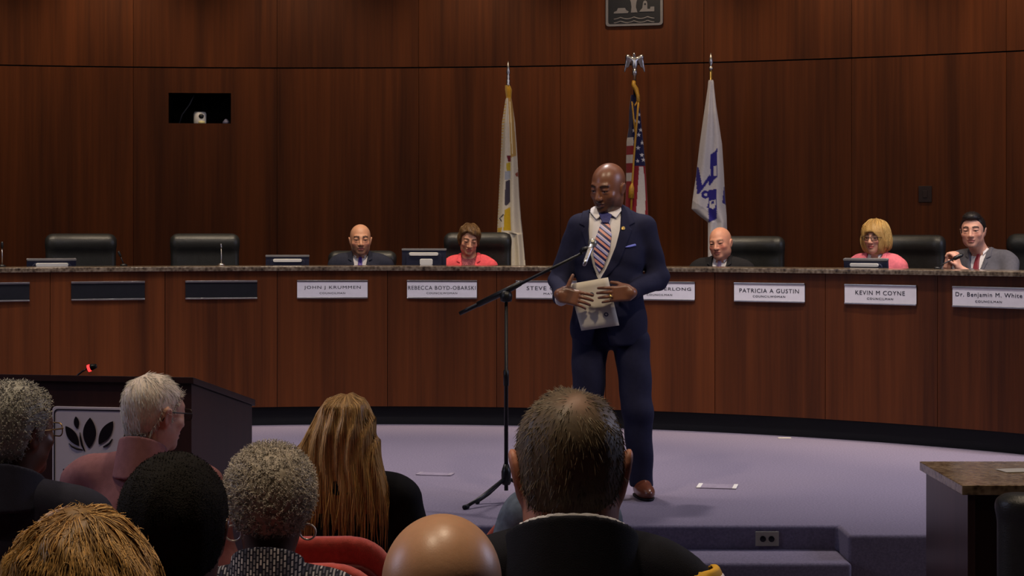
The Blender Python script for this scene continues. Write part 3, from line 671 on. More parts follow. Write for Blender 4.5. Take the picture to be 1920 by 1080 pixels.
# ================================================================ STAFF DESK at the right
sd = empty('staff_desk', (1.70, 6.6, floor_z(6.6))); tag(sd, 'dark wooden staff desk with granite top at the right edge', 'desk')
M_GRAN2 = granite('granite_brown', (156, 130, 96), (86, 70, 54), (190, 164, 126))
MB().box(-.012, 2.2, 0, .69, .713, .75).build('granite_top', M_GRAN2, sd, bevel=0.003)
M_SIDE = wood('desk_side_veneer', (54, 34, 32), (88, 58, 52), 0.3)
MB().box(.012, .04, .012, .675, 0, .711).build('side_panel', M_SIDE, sd)
MB().box(.04, 2.15, .03, .06, 0, .711).build('back_panel', M_DARKW, sd)
MB().box(.04, 2.15, .64, .668, 0, .711).build('front_panel', M_DARKW, sd)
nt_ = MB().box(-.06, .06, -.05, .05, 0, .002).build('paper_note', M_PAPER); nt_.location = (2.0, 7.0, floor_z(6.6) + .751); nt_.rotation_euler = (0, 0, .2)
tag(nt_, 'small white paper lying on the staff desk top', 'paper')
office_chair('low black office chair at the staff desk, cut by the right picture edge', (1.93, 6.12, floor_z(6.1)), PI - .1, 0.82)

# ================================================================ MICROPHONE STAND
ms = empty('microphone_stand', (-0.031, 9.4, 0)); tag(ms, 'black boom microphone stand with tripod base left of the standing man', 'microphone stand')
o0 = A((-0.031, 9.4, 0)); m_ = lambda px, py, D: P(px, py, D) - o0
MB().lathe([(.011, .06), (.011, .62), (.015, .62), (.015, .70), (.009, .705), (.009, 1.09)], n=12).build('pole', M_PLASTIC, ms, True)
MB().lathe([(.02, .09), (.026, .1), (.026, .16), (.014, .2)], n=12).build('hub', M_PLASTIC, ms, True)
for fx, fd in ((-.242, 9.13), (-.186, 9.31), (.17, 9.62)):
    f = A((fx, fd, .012)) - o0
    l = MB().tube([(0, 0, .13), tuple(f * A((.6, .6, 0)) + A((0, 0, .05))), tuple(f)], [.010, .010, .009], 8).build('leg', M_PLASTIC, ms, True)
    MB().tube([tuple(f * A((.94, .94, 1)) + A((0, 0, .002))), tuple(f * A((1.03, 1.03, 1)))], .013, 8).build('rubber_foot', M_BLACK, l, True)
c0 = m_(950, 553, 9.4)
MB().lathe([(.012, -.035), (.03, -.03), (.034, 0), (.026, .022), (.01, .03)], c=(0, 0, 1.1), n=14).build('clutch', M_PLASTIC, ms, True)
MB().tube([m_(862, 588, 9.48), m_(880, 579, 9.465), m_(905, 567, 9.44), m_(940, 550, 9.41), m_(1000, 520, 9.33), m_(1092, 475, 9.2)], [.011, .012, .012, .011, .0085, .0075], 10).build('boom', M_PLASTIC, ms, True)
MB().tube([m_(896, 571, 9.45), m_(950, 545, 9.40), m_(976, 531, 9.36)], [.016, .018, .014], 10).build('boom_sleeve', M_PLASTIC, ms, True)
MB().tube([m_(1088, 472, 9.2), m_(1094, 468, 9.19), m_(1104, 466, 9.18)], [.008, .014, .014], 10).build('clip', M_PLASTIC, ms, True)
mk = empty('microphone', tuple(P(1104, 474, 9.17))); tag(mk, 'silver handheld microphone clipped to the boom before the standing man', 'microphone')
k0 = P(1104, 474, 9.17); kp = lambda x, y, D: P(x, y, D) - k0
MB().tube([kp(1095, 497, 9.10), kp(1098, 489, 9.12), kp(1106, 468, 9.18), kp(1109, 461, 9.195)], [.009, .012, .0145, .017], 14).build('handle', M_SILVER, mk, True)
c_ = kp(1111, 456, 9.21)
MB().lathe([(.008, -.024), (.019, -.016), (.0245, 0), (.019, .017), (.008, .024)], c=c_, n=16).build('grille', mat('mic_mesh', (150, 148, 140), .35, .5, .7, var=.3, scale=400), mk, True)

# ================================================================ FLOOR DETAILS
def floor_plate(px, py, w, d, label, tape=True):
    D = FPX * CAMZ / (py - HY); t = empty('floor_outlet_plate', ((px - 960) / FPX * D, D, 0)); tag(t, label, 'floor plate'); t.rotation_euler = (0, 0, -.2)
    MB().box(-w / 2, w / 2, -d / 2, d / 2, 0.0005, .006).build('lid', mat('carpet_lid', (140, 130, 148), .8, .3, var=.15, scale=60), t, bevel=.002)
    for s in (-1, 1): MB().box(s * w / 2 - .012, s * w / 2 + .012, -d / 2, d / 2, .001, .008).build('metal_edge', M_WHITEPL if tape else mat('carpet_lid_edge', (150, 140, 154), .6, .3), t, bevel=.002)
floor_plate(1345, 913, .2, .16, 'carpeted floor outlet lid with two bright edges right of the brown shoe')
floor_plate(816, 890, .19, .1, 'carpeted floor outlet lid between the blonde hair and the stand', False)
fp = MB().box(-.045, .045, -.02, .02, .001, .005).build('paper_slip', M_PAPER); D = FPX * CAMZ / (822 - HY); fp.location = ((1471 - 960) / FPX * D, D, 0); tag(fp, 'small white slip lying at the foot of the dais', 'paper')
ol = empty('wall_outlet', ((1438 - 960) / FPX * 8.64, 8.64, CAMZ - (1010 - HY) / FPX * 8.64)); tag(ol, 'ivory double socket outlet on the carpeted step riser', 'outlet')
M_IVORY = mat('ivory_plastic', (176, 168, 150), .45, .4, var=.04)
MB().box(-.057, .057, -.008, -.001, -.036, .036).build('cover_plate', M_IVORY, ol, bevel=.002)
for s in (-.021, .021): MB().lathe([(.015, .0), (.015, .003), (.013, .004)], c=(s, -.0075, 0), n=16, M=Matrix.Rotation(PI / 2, 4, 'X')).build('socket', M_PLASTIC, ol, True)

# ================================================================ THEATRE SEATS
def make_seat():
    t = empty('theatre_seat')
    def bk(p):
        q = p.copy(); q[:, 1] -= (q[:, 2] - .45) * .22 - .5 * q[:, 0] ** 2
        d = np.abs(q[:, 1] - .2) - .032; d2 = poly(q[:, 0], q[:, 2], rrect(.5, .62, .14, 6, 0, .46)); return smax(d, d2, .03)
    def shell(p):
        q = p.copy(); q[:, 1] -= (q[:, 2] - .45) * .22 - .5 * q[:, 0] ** 2
        d = np.abs(q[:, 1] - .235) - .012; d2 = poly(q[:, 0], q[:, 2], rrect(.44, .52, .11, 6, 0, .43)); return smax(d, d2, .01)
    sdf_obj('backrest', bk, (-.27, .0, .12), (.27, .36, .82), .012, M_REDFAB, t)
    sdf_obj('back_shell', shell, (-.25, .0, .14), (.25, .4, .74), .01, M_MAROON, t)
    sdf_obj('seat_cushion', lambda p: rbox(p, (0, -.03, .40), (.24, .23, .055), .045), (-.25, -.27, .33), (.25, .22, .47), .012, M_REDFAB, t)
    for s in (-1, 1):
        sdf_obj('armrest', lambda p: rbox(p, (s * .275, 0, .6), (.028, .17, .02), .018), (s * .275 - .04, -.19, .57), (s * .275 + .04, .19, .63), .008, M_REDFAB, t)
        MB().box(s * .275 - .012, s * .275 + .012, -.1, .1, 0, .582).build('leg', M_STEEL, t, bevel=.004)
    return t
seat0 = make_seat(); seat_used = [False]
def place_seat(x, D, label, rz=PI, up=0.0):
    o = copy_tree(seat0) if seat_used[0] else seat0; seat_used[0] = True
    o.location = (x, D, floor_z(D) + up); o.rotation_euler = (0, 0, rz); tag(o, label, 'theatre seat', 'red theatre seats'); return o
# ================================================================ PEOPLE
M_SKIN = attr_mat('skin', 0.48, 0.4, bump=0.08, bscale=500, sss=0.12)
M_SKIND = attr_mat('dark_skin', 0.36, 0.5, bump=0.06, bscale=500, sss=0.05)
M_BALD = attr_mat('bald_skin', 0.38, 0.5, bump=0.04, bscale=400, sss=0.12)
M_HAIR = attr_mat('hair', 0.5, 0.4); M_EYE = attr_mat('eyeball', 0.15, 0.5)
def cloth(n, rgb, var=0.1): return mat(n, rgb, 0.85, 0.15, var=var, scale=50, bump=0.25, bscale=700)
M_SHIRT = cloth('white_shirt', (224, 220, 222), 0.03); M_TROU = cloth('dark_trousers', (26, 26, 34)); M_SHOE = mat('black_shoe', (18, 16, 16), .35, .5)
M_FRAME = mat('spectacle_frame', (40, 32, 30), .35, .5)
M_LENS = mat('spectacle_lens', (235, 240, 245), .05, .5)
_b = M_LENS.node_tree.nodes['Principled BSDF']; _b.inputs['Transmission Weight'].default_value = 1.0; _b.inputs['IOR'].default_value = 1.02

def skull(q): return smin(ell(q, (0, .012, .033), (.076, .098, .084)), ell(q, (0, .022, -.03), (.064, .07, .07)), .04)
def head_d(q, f):
    j = f.get('jaw', 1.0); X = np.abs(q[:, 0]); m = np.stack([X, q[:, 1], q[:, 2]], 1)
    d = ell(q, (0, .012, .033), (.076, .098, .084))
    d = smin(d, ell(q, (0, -.024, -.035), (.060 * j, .068, .086)), .035)
    d = smin(d, ell(m, (.034 * j, .0, -.062), (.028, .05, .034)), .03)
    d = smin(d, ell(q, (0, -.07, -.097), (.024 * j, .02, .018)), .025)
    d = smin(d, ell(m, (.043, -.058, -.027), (.02, .02, .017)), .02)
    d = smin(d, cone(m, (0, -.086, .020), (.036, -.074, .023), .011 * f.get('brow', 1.0)), .018)
    d = smax(d, -ell(m, (.032, -.106, .001), (.023, .026, .016)), .012)
    d = smin(d, cone(q, (0, -.09, .008), (0, -.110, -.034), .0085, .0125), .012)
    d = smin(d, ell(m, (.0125, -.098, -.037), (.010, .012, .0085)), .007)
    d = smin(d, ell(m, (.032, -.076, .0065), (.0185, .0145, .0062 * f.get('lid', 1.0))), .006)
    d = smin(d, ell(m, (.032, -.075, -.0085), (.0175, .0130, .0060)), .008)
    w = f.get('smile', 0.0)
    mz = q.copy(); mz[:, 2] -= w * X * X * 9
    d = smin(d, ell(mz, (0, -.088, -.0605), (.025, .012, .0068)), .006)
    d = smin(d, ell(mz, (0, -.087, -.0735), (.021, .012, .0080)), .006)
    d = smax(d, -ell(mz, (0, -.101, -.0665), (.024, .008, .0022)), .003)
    es = f.get('ear', 1.0); er = (m - A((.077 + .006 * (es - 1), .014, -.01))) @ roty(.25) @ rotx(-.15) / es
    ear = smax(ell(er, (0, 0, 0), (.010, .02, .034)), -ell(er, (.009, -.003, .003), (.006, .012, .022)), .005)
    return smin(d, ear * es, .007)
def skin_col(q, f):
    c = np.tile(A(lin(f['skin'])), (len(q), 1)); x, y, z = np.abs(q[:, 0]), q[:, 1], q[:, 2]
    def mix(mask, rgb, a): c[:] = c + (A(lin(rgb)) - c) * (np.clip(mask, 0, 1) * a)[:, None]
    fr_ = (y < -.05)
    if 'beard' in f: mix(fr_ * 1.0 * np.clip((-.042 - z) * 60, 0, 1) * np.clip((z + .13) * 60, 0, 1), f['beard'], f.get('beard_a', .4)); mix((y < .0) * (y > -.06) * np.clip((-.04 - z) * 50, 0, 1) * np.clip((z + .11) * 60, 0, 1), f['beard'], f.get('beard_a', .4) * .7)
    mix(fr_ * np.exp(-((x - .045) / .02) ** 2 - ((z + .03) / .02) ** 2), f.get('cheek', f['skin']), .6)
    mz = z - f.get('smile', 0) * x * x * 9
    mix(((x / .025) ** 2 + ((mz + .0665) / .0115) ** 2 < 1) * (y < -.072), f.get('lip', (150, 84, 76)), .85)
    mix((((x - .032) / .0165) ** 2 + ((z + .0015) / .0048) ** 2 < 1) * (y < -.06), (58, 36, 30), .75)  # lash line darkened, with eye socket shade painted into the skin colour
    if 'browc' in f:
        mix((x > .012) * (x < .052) * (np.abs(z - (.0215 + .005 * np.sin((x - .012) / .04 * PI))) < .0062) * (y < -.05), f['browc'], .9)
    return c
def hand(p, o, u, v, w, curl=(.25, .25, .25, .3), tdir=(.55, .8, -.25), sc=1.0, tcurl=.3):
    q = ((p - A(o)) @ np.stack([A(u), A(v), A(w)], 1)) / sc
    d = rbox(q, (.05, 0, 0), (.05, .04, .014), .013); d = smin(d, ell(q, (.0, 0, 0), (.03, .028, .02)), .02)
    d = smin(d, ell(q, (.03, .028, -.006), (.032, .02, .016)), .012)
    fg = None
    for v0, L, r, k, sp_ in ((.031, .072, .0092, curl[0], .06), (.0105, .08, .0095, curl[1], .01), (-.011, .075, .009, curl[2], -.03), (-.031, .059, .008, curl[3], -.1)):
        b = A((.094, v0, 0.0)); a_ = 0.0
        for i, fr_ in enumerate((.45, .3, .25)):
            a_ += k * (1.0 if i else .8); e_ = b + L * fr_ * A((math.cos(a_), sp_, -math.sin(a_)))
            dd = cone(q, b, e_, r * (1 - .09 * i), r * (1 - .09 * (i + 1))); fg = dd if fg is None else np.minimum(fg, dd); b = e_
    d = smin(d, fg, .006)
    t0 = A((.028, .034, -.004)); td = A(tdir) / np.linalg.norm(tdir); t1 = t0 + td * .042; td2 = td + A((tcurl, -tcurl * .6, -.1)); td2 /= np.linalg.norm(td2); t2 = t1 + td2 * .032
    th = np.minimum(cone(q, t0, t1, .0125, .0105), cone(q, t1, t2, .0105, .0085))
    return smin(d, th, .008) * sc
def unit(v): v = A(v, float); return v / np.linalg.norm(v)
def frame(u, w):
    u = unit(u); w = A(w, float); w = unit(w - u * (w @ u)); return u, np.cross(w, u), w      # v = w x u
def wrk(p, a): return a * (.6 * np.sin(p[:, 2] * 38 + 2 * np.sin(p[:, 0] * 21) + p[:, 1] * 17) + .4 * np.sin(p[:, 0] * 33 + p[:, 2] * 19 + 1.3))
def shell_patch(base, t, pts, ylim=.02, th=.014):
    return lambda p: np.maximum.reduce([smax(base(p) - t, poly(p[:, 0], p[:, 2], pts), .003), -(base(p) + th), p[:, 1] - ylim])
def ball(name, c, r, parent, col_fn, R, n=12):
    V = []; F_ = []
    for i in range(n + 1):
        for k in range(2 * n):
            a, b = PI * i / n, PI * k / n; V.append((math.sin(a) * math.cos(b), -math.cos(a), math.sin(a) * math.sin(b)))
    for i in range(n):
        for k in range(2 * n): F_.append((i * 2 * n + k, i * 2 * n + (k + 1) % (2 * n), (i + 1) * 2 * n + (k + 1) % (2 * n), (i + 1) * 2 * n + k))
    V = A(V); return mesh_np(name, (V * r) @ R.T + A(c), A(F_), M_EYE, parent, True, col_fn(V))

class Person: pass
LEGS = []
def spectacles(pe, rim=M_FRAME, w=.052, h=.034):
    g = empty('glasses'); g.parent = pe.root
    hl = pe.hl
    for s in (-1, 1):
        pts = [hl((s * .033 + u, -.106 + .35 * abs(s * .033 + u) ** 1.0 * .25, v - .002)) for u, v in rrect(w, h, .013, 4)]
        MB().tube(pts, .0018, 6, closed=True).build('rim', rim, g, True)
        b = [hl((s * .033 + u, -.106 + .35 * abs(s * .033 + u) * .25, v - .002)) for u, v in rrect(w * .96, h * .94, .012, 4)]
        mb = MB().add(b, [tuple(range(len(b)))]); o = mb.build('lens', M_LENS, g); so = o.modifiers.new('s', 'SOLIDIFY'); so.thickness = .0012
        MB().tube([hl((s * .059, -.100, .004)), hl((s * .076, -.085, .004)), hl((s * .083, .0, .006)), hl((s * .083, .022, .0)), hl((s * .08, .034, -.02))], .0021, 6).build('temple', rim, g, True)
    MB().tube([hl((-.009, -.106, .003)), hl((0, -.109, .006)), hl((.009, -.106, .003))], .0016, 6).build('bridge', rim, g, True)
    return g
def hair_part(pe, fn, lo, hi, h, rgb, strands=None, shell_mix=None, name='hair', m=None):
    V, Q = surf(fn, lo, hi, h); n = len(V)
    cs = np.tile(A(lin(rgb)), (n, 1)) * (0.85 + .3 * rng.random((n, 1)) * 1.0)
    if shell_mix is not None:
        mk_, c2 = shell_mix(V); cs = cs + (A(lin(c2)) - cs) * mk_[:, None]
    VV, QQ, CC = [V], [Q], [cs]; off = n
    for st in (strands or []):
        idx = rng.integers(0, n, st['n']); r0 = V[idx]; nr = grad(fn, r0)
        keep = st['where'](r0) if 'where' in st else np.ones(len(r0), bool); r0, nr = r0[keep], nr[keep]
        paths = st['path'](r0, nr, fn); sv, sq = tubes_mesh(paths, st['r']); k = sv.shape[0] // len(paths)
        f_ = st.get('lo', .65) + (st.get('hi', 1.5) - st.get('lo', .65)) * rng.random(len(paths)) ** 1.5
        base = A(lin(st.get('rgb', rgb)))[None, :] * f_[:, None]
        if 'thin' in st:
            pass
        VV.append(sv); QQ.append(sq + off); CC.append(np.repeat(base, k, 0)); off += len(sv)
    V = np.concatenate(VV); V = (V * pe.s) @ pe.R.T + pe.hc
    return mesh_np(name, V, np.concatenate(QQ), m or M_HAIR, pe.root, True, np.clip(np.concatenate(CC), 0, 1))
def flow(p, n, src):
    t = p - A(src); t = t - n * (t * n).sum(1)[:, None]; return t / (np.linalg.norm(t, axis=1)[:, None] + 1e-6)
def short_path(L, src=(0, .085, .09), lift=.35, m=3, jit=.25):
    def f(p, n, fn):
        t = flow(p, n, src) + rng.normal(0, jit, p.shape); k = np.linspace(0, 1, m)[None, :, None]; l = L * (.6 + .8 * rng.random((len(p), 1, 1)))
        return (p - n * .002)[:, None] + (n[:, None] * (lift * k * (1 - .35 * k)) + t[:, None] * k) * l
    return f
def coil_path(L, rad, turns, m=8):
    def f(p, n, fn):
        e1 = np.cross(n, rng.normal(0, 1, p.shape)); e1 /= np.linalg.norm(e1, axis=1)[:, None] + 1e-6; e2 = np.cross(n, e1)
        k = np.linspace(0, 1, m)[None, :, None]; l = L * (.5 + rng.random((len(p), 1, 1))); ph = rng.random((len(p), 1, 1)) * 6
        return (p - n * .002)[:, None] + n[:, None] * k * l + rad * (e1[:, None] * np.cos(ph + turns * 6.28 * k) + e2[:, None] * np.sin(ph + turns * 6.28 * k))
    return f
def fall_path(L, wave, m=14, clear=.004, freq=2.0, splay=.15):
    """locks that run down the head surface, then hang"""
    def f(p, n, fn):
        q = p.copy(); out = [q.copy()]; ds = L / (m - 1) * (.7 + .5 * rng.random((len(p), 1))); ph = rng.random((len(p), 1)) * 6.28
        sd = np.stack([-n[:, 1], n[:, 0], 0 * n[:, 0]], 1); sd /= np.linalg.norm(sd, axis=1)[:, None] + 1e-6
        for k in range(1, m):
            g = grad(fn, q); dn = A((0, 0, -1.0)) + splay * g; dn = dn - g * np.minimum(0, (dn * g).sum(1))[:, None] * 1.0
            top = np.clip((q[:, 2:3] - .06) / .06, 0, 1); tg = flow(q, g, (0, .03, .125)); dn = dn * (1 - top) + tg * top
            dn /= np.linalg.norm(dn, axis=1)[:, None] + 1e-6
            q = q + dn * ds + sd * wave * np.sin(ph + freq * k)
            d = fn(q); q = q + grad(fn, q) * np.clip(clear - d, -.012, .05)[:, None] * np.where((d < 0) | (q[:, 2] > -.18), 1.0, 0.0)[:, None]; out.append(q.copy())
        return np.stack(out, 1)
    return f

def seated(label, loc, rz, zc, f, outfit, s=1.0, hyaw=0, pitch=0, roll=0, hx=0.0, hy=-.02, sw=.2, dzs=.19, h=.007, arms=None, neck=1.0, deep=1.0, face=True, skinmat=None, noise=.003):
    """one continuous body (head, neck, chest, arms, five-fingered hands) dressed in its own clothing meshes"""
    pe = Person(); root = empty('person', loc, rz); tag(root, label, 'person'); pe.root = root
    R = rotz(hyaw) @ rotx(pitch) @ roty(roll); hc = A((hx, hy, zc)); pe.R, pe.hc, pe.s = R, hc, s
    pe.hl = lambda q: tuple(hc + R @ (A(q, float) * s))
    zs = zc - dzs; zn = zs + .075; pe.zs, pe.zn = zs, zn
    if arms is None:
        arms = []
        for sd in (-1, 1):
            e_ = A((sd * (sw + .045), .01, zs - .28)); w_ = A((sd * .13, -.24, max(.66, zs - .36)))
            arms.append((e_, w_, frame((-sd * .25, -.95, -.12), (0, -.1, 1)), (.3, .3, .32, .35)))
    hb = R @ (A((0, .018, -.055)) * s) + hc; nb = A((hx * .4, .03, zn - .05)); nr = .054 * s * neck
    def body(p):
        d = near(p, hc, .2 * s, lambda x: head_d((x - hc) @ R / s, f) * s)
        d = smin(d, cone(p, hb, nb, nr, nr * 1.12), .028)
        d = smin(d, ell(p, (0, .02, zs - .13), (sw * .72, .085, .2)), .03)
        for sd, (e_, w_, fr_, cu) in zip((-1, 1), arms):
            d = smin(d, cone(p, (sd * (sw - .02), .015, zs - .04), e_, .042, .034), .03)
            d = smin(d, cone(p, e_, w_, .034, .026), .02)
            u, v, w = fr_
            d = smin(d, near(p, w_ + u * .08, .17, lambda x: hand(x, w_, u, v, w, cu)), .012)
        return d
    pts = np.array([hc + .15, hc - .15] + [a[1] + .16 for a in arms] + [a[1] - .16 for a in arms] + [(sw + .1, .15, zs), (-sw - .1, -.1, zs - .35)])
    lo, hi = pts.min(0), pts.max(0); hi[2] = zc + .14 * s
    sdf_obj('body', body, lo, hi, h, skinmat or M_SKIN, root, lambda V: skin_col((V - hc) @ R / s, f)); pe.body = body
    if face:
        for sd in (-1, 1):
            ball('eye', pe.hl((sd * .032, -.0755, -.0015)), .0122 * s, root, lambda V: np.where((-V[:, 1] > .93)[:, None], A(lin((40, 28, 22))), np.where((-V[:, 1] > .86)[:, None], A(lin((70, 50, 36))), A(lin((176, 160, 150))))), R)
    # ---- clothing
    def torso(p):
        d = cone(p, (-(sw - .06), .015, zs - .005), (sw - .06, .015, zs - .005), .058)
        for sd in (-1, 1): d = smin(d, cone(p, (sd * .02, .035, zn - .035), (sd * (sw - .05), .02, zs), .05, .052), .04)
        d = smin(d, ell(p, (0, .0, zs - .17), (sw * .9, .125 * deep, .21)), .06)
        d = smin(d, ell(p, (0, -.012, zs - .38), (sw * .84, .138 * deep, .22)), .06)
        return d
    def sleeves(p):
        d = None
        for sd, (e_, w_, fr_, cu) in zip((-1, 1), arms):
            a_ = smin(cone(p, (sd * (sw - .01), .015, zs - .03), e_, .062, .054), cone(p, e_, w_ * .92 + e_ * .08, .052, .041), .03); d = a_ if d is None else np.minimum(d, a_)
        return d
    kind = outfit['kind']
    vcut = [(-.066, zn + .1), (.066, zn + .1), (.064, zn + .0), (.056, zn - .06), (.028, zn - .19), (0, zn - .28), (-.028, zn - .19), (-.056, zn - .06), (-.064, zn + .0)]
    def outer(p): return smin(torso(p), sleeves(p), .035) + wrk(p, noise)
    def outer_full(p):
        d = smax(outer(p), -(p[:, 2] - .46), .01)
        d = np.maximum(d, -(cone(p, hb, nb, nr + .006, nr * 1.12 + .006)))
        if outfit.get('v', True): d = smax(d, -np.maximum(poly(p[:, 0], p[:, 2], vcut), p[:, 1] - .0), .004)
        return d
    ax = max(abs(a[0][0]) for a in arms) + .1; ymin = min(a[1][1] for a in arms) - .08
    sdf_obj(outfit.get('name', 'jacket'), outer_full, (-ax, ymin, .44), (ax, .2, zn + .06), outfit.get('h', .011), outfit['mat'], root)
    if outfit.get('v', True):
        inner = lambda p: torso(p) + .012
        sdf_obj('shirt', lambda p: np.maximum(smax(inner(p), -(p[:, 2] - (zn - .36)), .005), -cone(p, hb, nb, nr + .001, nr * 1.12 + .001)), (-sw, -.2, zn - .38), (sw, .14, zn + .05), .008, outfit.get('shirt', M_SHIRT), root)
        if outfit.get('tie'):
            sdf_obj('tie', shell_patch(inner, .010, [(-.018, zn - .012), (.018, zn - .012), (.013, zn - .048), (.027, zn - .2), (.03, zn - .33), (-.03, zn - .33), (-.027, zn - .2), (-.013, zn - .048)]), (-.05, -.2, zn - .35), (.05, .02, zn + .02), .004, outfit['tie'], root)
        for sd in (-1, 1):
            m_ = lambda L: [(sd * x, z) for x, z in L][::sd]
            if outfit.get('collar', True):
                sdf_obj('collar', shell_patch(inner, .012, m_([(.012, zn + .004), (.05, zn + .045), (.066, zn + .02), (.056, zn - .02), (.036, zn - .05)]), .0), (-.09, -.17, zn - .07), (.09, .02, zn + .06), .0045, outfit.get('shirt', M_SHIRT), root)
            lap = outfit.get('lapel', m_([(.064, zn + .05), (.085, zn + .02), (.098, zn - .06), (.07, zn - .075), (.082, zn - .1), (.022, zn - .27), (.002, zn - .275), (.03, zn - .19), (.057, zn - .06), (.064, zn + .0)]))
            sdf_obj('lapel', shell_patch(outer, .007, lap, .02), (-.12, -.2, zn - .3), (.12, .05, zn + .07), .005, outfit.get('lapmat', outfit['mat']), root)
    if outfit.get('stand'):                                         # collar standing round the neck
        for nm, r_, z1, t_, mm in outfit['stand']:
            def ring(p, r_=r_, z1=z1, t_=t_):
                c = cone(p, nb + A((0, .006, -.06)), nb + A((0, -.004, .14)), nr + r_ + .034, nr + r_ + .0)
                return np.maximum.reduce([np.abs(c) - t_, p[:, 2] - (zn + z1 + .5 * (p[:, 1] - .06)), -(p[:, 2] - (zn - .075))])
            sdf_obj(nm, ring, (nb[0] - .16, -.13, zn - .08), (nb[0] + .16, .18, zn + z1 + .07), .005, mm, root)
    if not LEGS:
        def legs(p):
            d = ell(p, (0, .02, .53), (.175, .15, .12)); X = np.stack([np.abs(p[:, 0]), p[:, 1], p[:, 2]], 1)
            d = smin(d, cone(X, (.09, -.04, .525), (.12, -.41, .5), .085, .062), .05); return smin(d, cone(X, (.12, -.41, .495), (.12, -.37, .09), .058, .05), .03)
        LEGS.append(sdf_obj('trousers', legs, (-.24, -.56, .05), (.24, .2, .68), .016, M_TROU, root))
        for sd in (-1, 1):
            LEGS.append(sdf_obj('shoe', lambda p: np.maximum(smin(ell(p, (sd * .12, -.43, .045), (.045, .13, .045)), ell(p, (sd * .12, -.37, .06), (.042, .06, .06)), .03), .002 - p[:, 2]), (sd * .12 - .06, -.6, 0), (sd * .12 + .06, -.27, .13), .012, M_SHOE, root))
    else:
        for o in LEGS: link(bpy.data.objects.new(o.data.name, o.data), root)
    return pe
def blazer(name, m, **k): return dict(kind='suit', name=name, mat=m, **k)

# ---------------------------------------------------------------- council members behind the dais
LIGHT = dict(skin=(214, 160, 132), lip=(168, 96, 88), cheek=(214, 140, 118), browc=(90, 64, 46))
def council(px, eyey, dr=1.06):
    loc, rz = at_dais(px, dr); zc = CAMZ - (eyey - HY) / FPX * loc[1] - .18; return loc, rz, zc
loc, rz, zc = council(676, 450)
pe = seated('bald man in dark suit and purple tie seated behind the dais', loc, rz, zc, dict(LIGHT, skin=(206, 152, 122), beard=(110, 84, 70), beard_a=.55, browc=(60, 42, 34), jaw=1.06, lid=1.3),
    blazer('jacket', cloth('slate_suit', (44, 46, 60)), tie=mat('purple_silk', (70, 44, 140), .4, .4)), s=1.08, hyaw=.10, dzs=.172, sw=.215, h=.0048)
loc, rz, zc = council(880, 450)
pe = seated('woman with short brown hair in a coral jacket seated behind the dais', loc, rz, zc, dict(LIGHT, skin=(212, 156, 128), lip=(176, 80, 80), jaw=.9, brow=.7, smile=.5, lid=1.7),
    blazer('jacket', cloth('coral_wool', (232, 92, 100)), shirt=mat('floral_blouse', (150, 80, 90), .7, .2, var=.6, scale=140), collar=False), s=.98, hyaw=.22, pitch=.22, roll=.10, dzs=.185, sw=.178, h=.0048)
def bobshort(q):
    zl = np.interp(q[:, 1], [-.1, -.07, -.045, -.02, .02, .06, .1], [.082, .07, .03, -.035, -.05, -.08, -.095]) - .55 * np.clip(q[:, 0], -.01, .06) * (q[:, 1] < -.04)
    return smax(smin(skull(q) - .015, ell(q, (0, .0, .062), (.08, .098, .074)), .02), .75 * (zl - q[:, 2]), .008) + .003 * np.sin(q[:, 0] * 90 + q[:, 2] * 60)
hair_part(pe, bobshort, (-.12, -.14, -.12), (.12, .14, .16), .005, (92, 66, 40), [dict(n=900, path=fall_path(.035, .0006, 7, .002, 2.0, .0), r=[.0013, .0013, .0012, .0012, .001, .0007, .0003], rgb=(140, 106, 66), where=lambda p: (p[:, 1] > -.03) | (p[:, 2] > .085))])
loc, rz, zc = council(1352, 456)
pe = seated('bald ruddy man in dark suit and white shirt seated before the white flag', loc, rz, zc, dict(LIGHT, skin=(220, 158, 132), cheek=(210, 112, 96), browc=(170, 130, 110), jaw=1.12, lid=1.4),
    blazer('jacket', cloth('charcoal_suit', (38, 37, 40)), tie=mat('lilac_silk', (150, 130, 160), .45, .4)), s=1.06, hyaw=-.12, roll=-.12, pitch=.06, dzs=.178, sw=.215, h=.0048)
loc, rz, zc = council(1643, 446)
pe = seated('blonde woman with glasses in a pink jacket seated behind the dais', loc, rz, zc, dict(LIGHT, skin=(222, 166, 140), lip=(190, 90, 90), cheek=(228, 140, 124), jaw=.92, brow=.7, smile=.6),
    blazer('jacket', cloth('pink_wool', (240, 128, 146)), shirt=M_SHIRT), s=1.0, hyaw=-.05, dzs=.182, sw=.185, h=.0048)
def bob(q):
    sh = smin(skull(q) - .026, ell(q, (0, .025, -.035), (.108, .095, .1)), .04)
    sh = smax(sh, -(ell(q, (0, -.105, -.05), (.062, .075, .1))), .01)
    return smax(sh, -(q[:, 2] + .125), .015) + .0025 * np.sin(q[:, 0] * 120 + q[:, 2] * 25)
def bobt(q): return smin(bob(q), smax(skull(q) - .022, np.maximum(.045 - q[:, 2], 0) - .0 + np.where(q[:, 2] < .045, .004, -.004), .006), .01)
hair_part(pe, bobt, (-.14, -.15, -.15), (.14, .15, .17), .005, (196, 156, 92), [dict(n=1500, path=fall_path(.09, .001, 8), r=[.0014, .0014, .0014, .0014, .0013, .001, .0008, .0003], rgb=(222, 184, 116), where=lambda p: (p[:, 2] > -.06) & (p[:, 1] > -.045))])
spectacles(pe)
loc, rz, zc = council(1840, 433)
arms = []
for sd in (-1, 1):
    e_ = A((sd * .25, -.14, zc - .44)); w_ = A((-.075 + sd * .045, -.32, zc - .265))
    arms.append((e_, w_, frame((-sd * .25 - 0., -.12, .95), (sd * .95, .05, .28)) if sd == 1 else frame((.25, -.12, .95), (-.95, .05, .28)), (.85, .85, .85, .85)))
